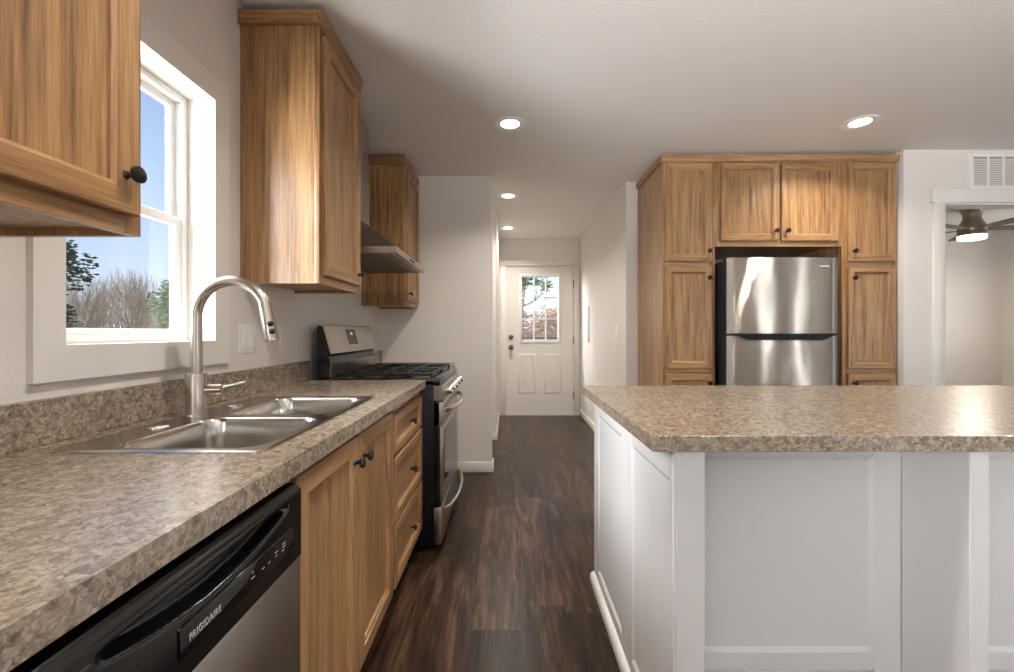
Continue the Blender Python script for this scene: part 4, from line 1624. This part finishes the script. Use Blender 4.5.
def grow(bm, p, d, length, r, depth, rng, tips, spread=0.55):
    n = 3
    pts, rads = [p.copy()], [r]
    for i in range(n):
        d = (d + Vector((rng.gauss(0, 0.16), rng.gauss(0, 0.16), rng.gauss(0.03, 0.1)))).normalized()
        p = p + d * (length / n)
        pts.append(p.copy())
        rads.append(r * (1 - 0.35 * (i + 1) / n))
        if depth > 0 and i < n - 1 and rng.random() < 0.75:
            side = (d + Vector((rng.gauss(0, spread), rng.gauss(0, spread), rng.gauss(0.1, spread * 0.6)))).normalized()
            grow(bm, p, side, length * 0.66, r * 0.5, depth - 1, rng, tips, spread)
    tube(bm, pts, rads, 4 if depth < 3 else 7, 0, False)
    if depth > 0:
        for _ in range(2):
            side = (d + Vector((rng.gauss(0, spread), rng.gauss(0, spread), rng.gauss(0.12, spread * 0.6)))).normalized()
            grow(bm, p, side, length * 0.72, r * 0.6, depth - 1, rng, tips, spread)
    else:
        tips.append(p)


def bare_tree(x, y, h, seed, label, mat='bark', group='bare trees outside the window'):
    rng = random.Random(seed)
    bm = bmesh.new()
    tips = []
    for s in range(5):
        d = Vector((rng.gauss(0, 0.13), rng.gauss(0, 0.13), 1)).normalized()
        grow(bm, Vector((x + rng.uniform(-.35, .35), y + rng.uniform(-.35, .35), -0.7)), d, h * 0.34, 0.055, 4, rng, tips, 0.32)
    for v in bm.verts:                      # upright, narrow crowns
        v.co.x = x + (v.co.x - x) * 0.47
        v.co.y = y + (v.co.y - y) * 0.47
    o = link_mesh('bare_tree', bm, mat, None, (x, y, -0.7), False)
    tag(o, label, 'tree', group)
    return o


n_t = 0
for row, y in enumerate((13.0, 15.6, 18.2, 20.8)):
    x = -1.14 * y + (0.6 if row % 2 else 0.0)
    while x < -0.60 * y:
        bare_tree(x, y + (0.15 if n_t % 2 else -0.15), 4.0 + 0.10 * (y - 13) + (0.25 if n_t % 3 == 0 else 0.0), 20 + n_t, 'leafless grey brown tree in the thicket outside the kitchen window')
        x += 2.0
        n_t += 1


def leafy(name, x, y, zc, rx, rz, n, size, seed, mat, label, cat='tree', lean=(0, 0)):
    rng = random.Random(seed)
    t = thing(name, label, cat, (x, y, -0.7))
    bm = bmesh.new()
    tips = []
    base_ = Vector((x, y, -0.7))
    mid = Vector((x + lean[0] * 0.5, y + lean[1] * 0.5, (zc - 0.7) * 0.5))
    topp = Vector((x + lean[0], y + lean[1], zc))
    tube(bm, smooth_path([base_, mid, topp], 4), [0.09 - 0.006 * i for i in range(9)], 8, 0, False)
    for _ in range(7):
        d = Vector((rng.gauss(0, 1), rng.gauss(0, 1), rng.gauss(0.2, 0.6))).normalized()
        grow(bm, mid.lerp(topp, rng.uniform(0.3, 1)), d, rx * 0.6, 0.03, 2, rng, tips)
    link_mesh('trunk', bm, 'bark', t, None, False)
    bm = bmesh.new()
    for _ in range(max(6, n // 60)):
        c = topp + Vector((rng.gauss(0, rx * 0.45), rng.gauss(0, rx * 0.45), rng.gauss(0, rz * 0.45)))
        leaf_quads(bm, c, rx * 0.28, rx * 0.28, rz * 0.22, 60, size, rng)
    link_mesh('foliage', bm, mat, t, None, False)
    return t


leafy('leafy_tree', -7.75, 7.5, 1.95, 0.50, 1.3, 2600, 0.05, 5, 'leaf_dark', 'dark green leafy tree nearest the kitchen window glass')
leafy('evergreen_tree', -7.55, 10.0, 1.35, 0.42, 0.85, 2000, 0.05, 8, 'leaf', 'green bush outside behind the far edge of the kitchen window', 'bush')
leafy('leafy_tree', 0.05, 11.5, 2.75, 0.65, 0.75, 900, 0.06, 11, 'leaf', 'green leafy tree seen through the top of the entry door glass', 'tree', (0.45, 0))
for i, (x, y, h) in enumerate(((0.50, 12.4, 2.5), (1.5, 15.4, 2.9), (2.6, 12.5, 2.5), (-0.6, 15.4, 2.7), (3.6, 15.5, 2.8))):
    rng = random.Random(60 + i)
    t = thing('dry_shrub', 'dry brown shrub in the thicket seen through the entry door glass', 'shrub', (x, y, -0.7), 'dry shrubs beyond the porch')
    bm = bmesh.new()
    tips = []
    for s in range(7):
        d = Vector((rng.gauss(0, 0.2), rng.gauss(0, 0.2), 1)).normalized()
        grow(bm, Vector((x + rng.uniform(-.3, .3), y + rng.uniform(-.2, .2), -0.7)), d, h * 0.36, 0.03, 3, rng, tips, 0.34)
    for v in bm.verts:
        v.co.x = x + (v.co.x - x) * 0.5
        v.co.y = y + (v.co.y - y) * 0.5
    tips = [Vector((x + (c.x - x) * 0.5, y + (c.y - y) * 0.5, c.z)) for c in tips]
    link_mesh('branches', bm, 'twig', t, None, False)
    bm = bmesh.new()
    for c in tips:
        leaf_quads(bm, c, 0.2, 0.2, 0.2, 12, 0.05, rng)
    link_mesh('foliage', bm, 'dry_leaf', t, None, False)
pr = thing('porch_railing', 'dark porch railing crossing low behind the entry door glass', 'railing', (0.5, 7.6, -0.7))
bm = bmesh.new()
bx(bm, -1.2, 2.4, 7.57, 7.63, 1.02, 1.06)
bx(bm, -1.2, 2.4, 7.585, 7.615, 0.15, 0.19)
link_mesh('rail', bm, 'rail', pr)
for x in (-1.2, 0.6 - 0.6, 1.2, 2.32):
    link_mesh('post', boxes((x, x + 0.08, 7.56, 7.64, -0.7, 1.02)), 'rail', pr)
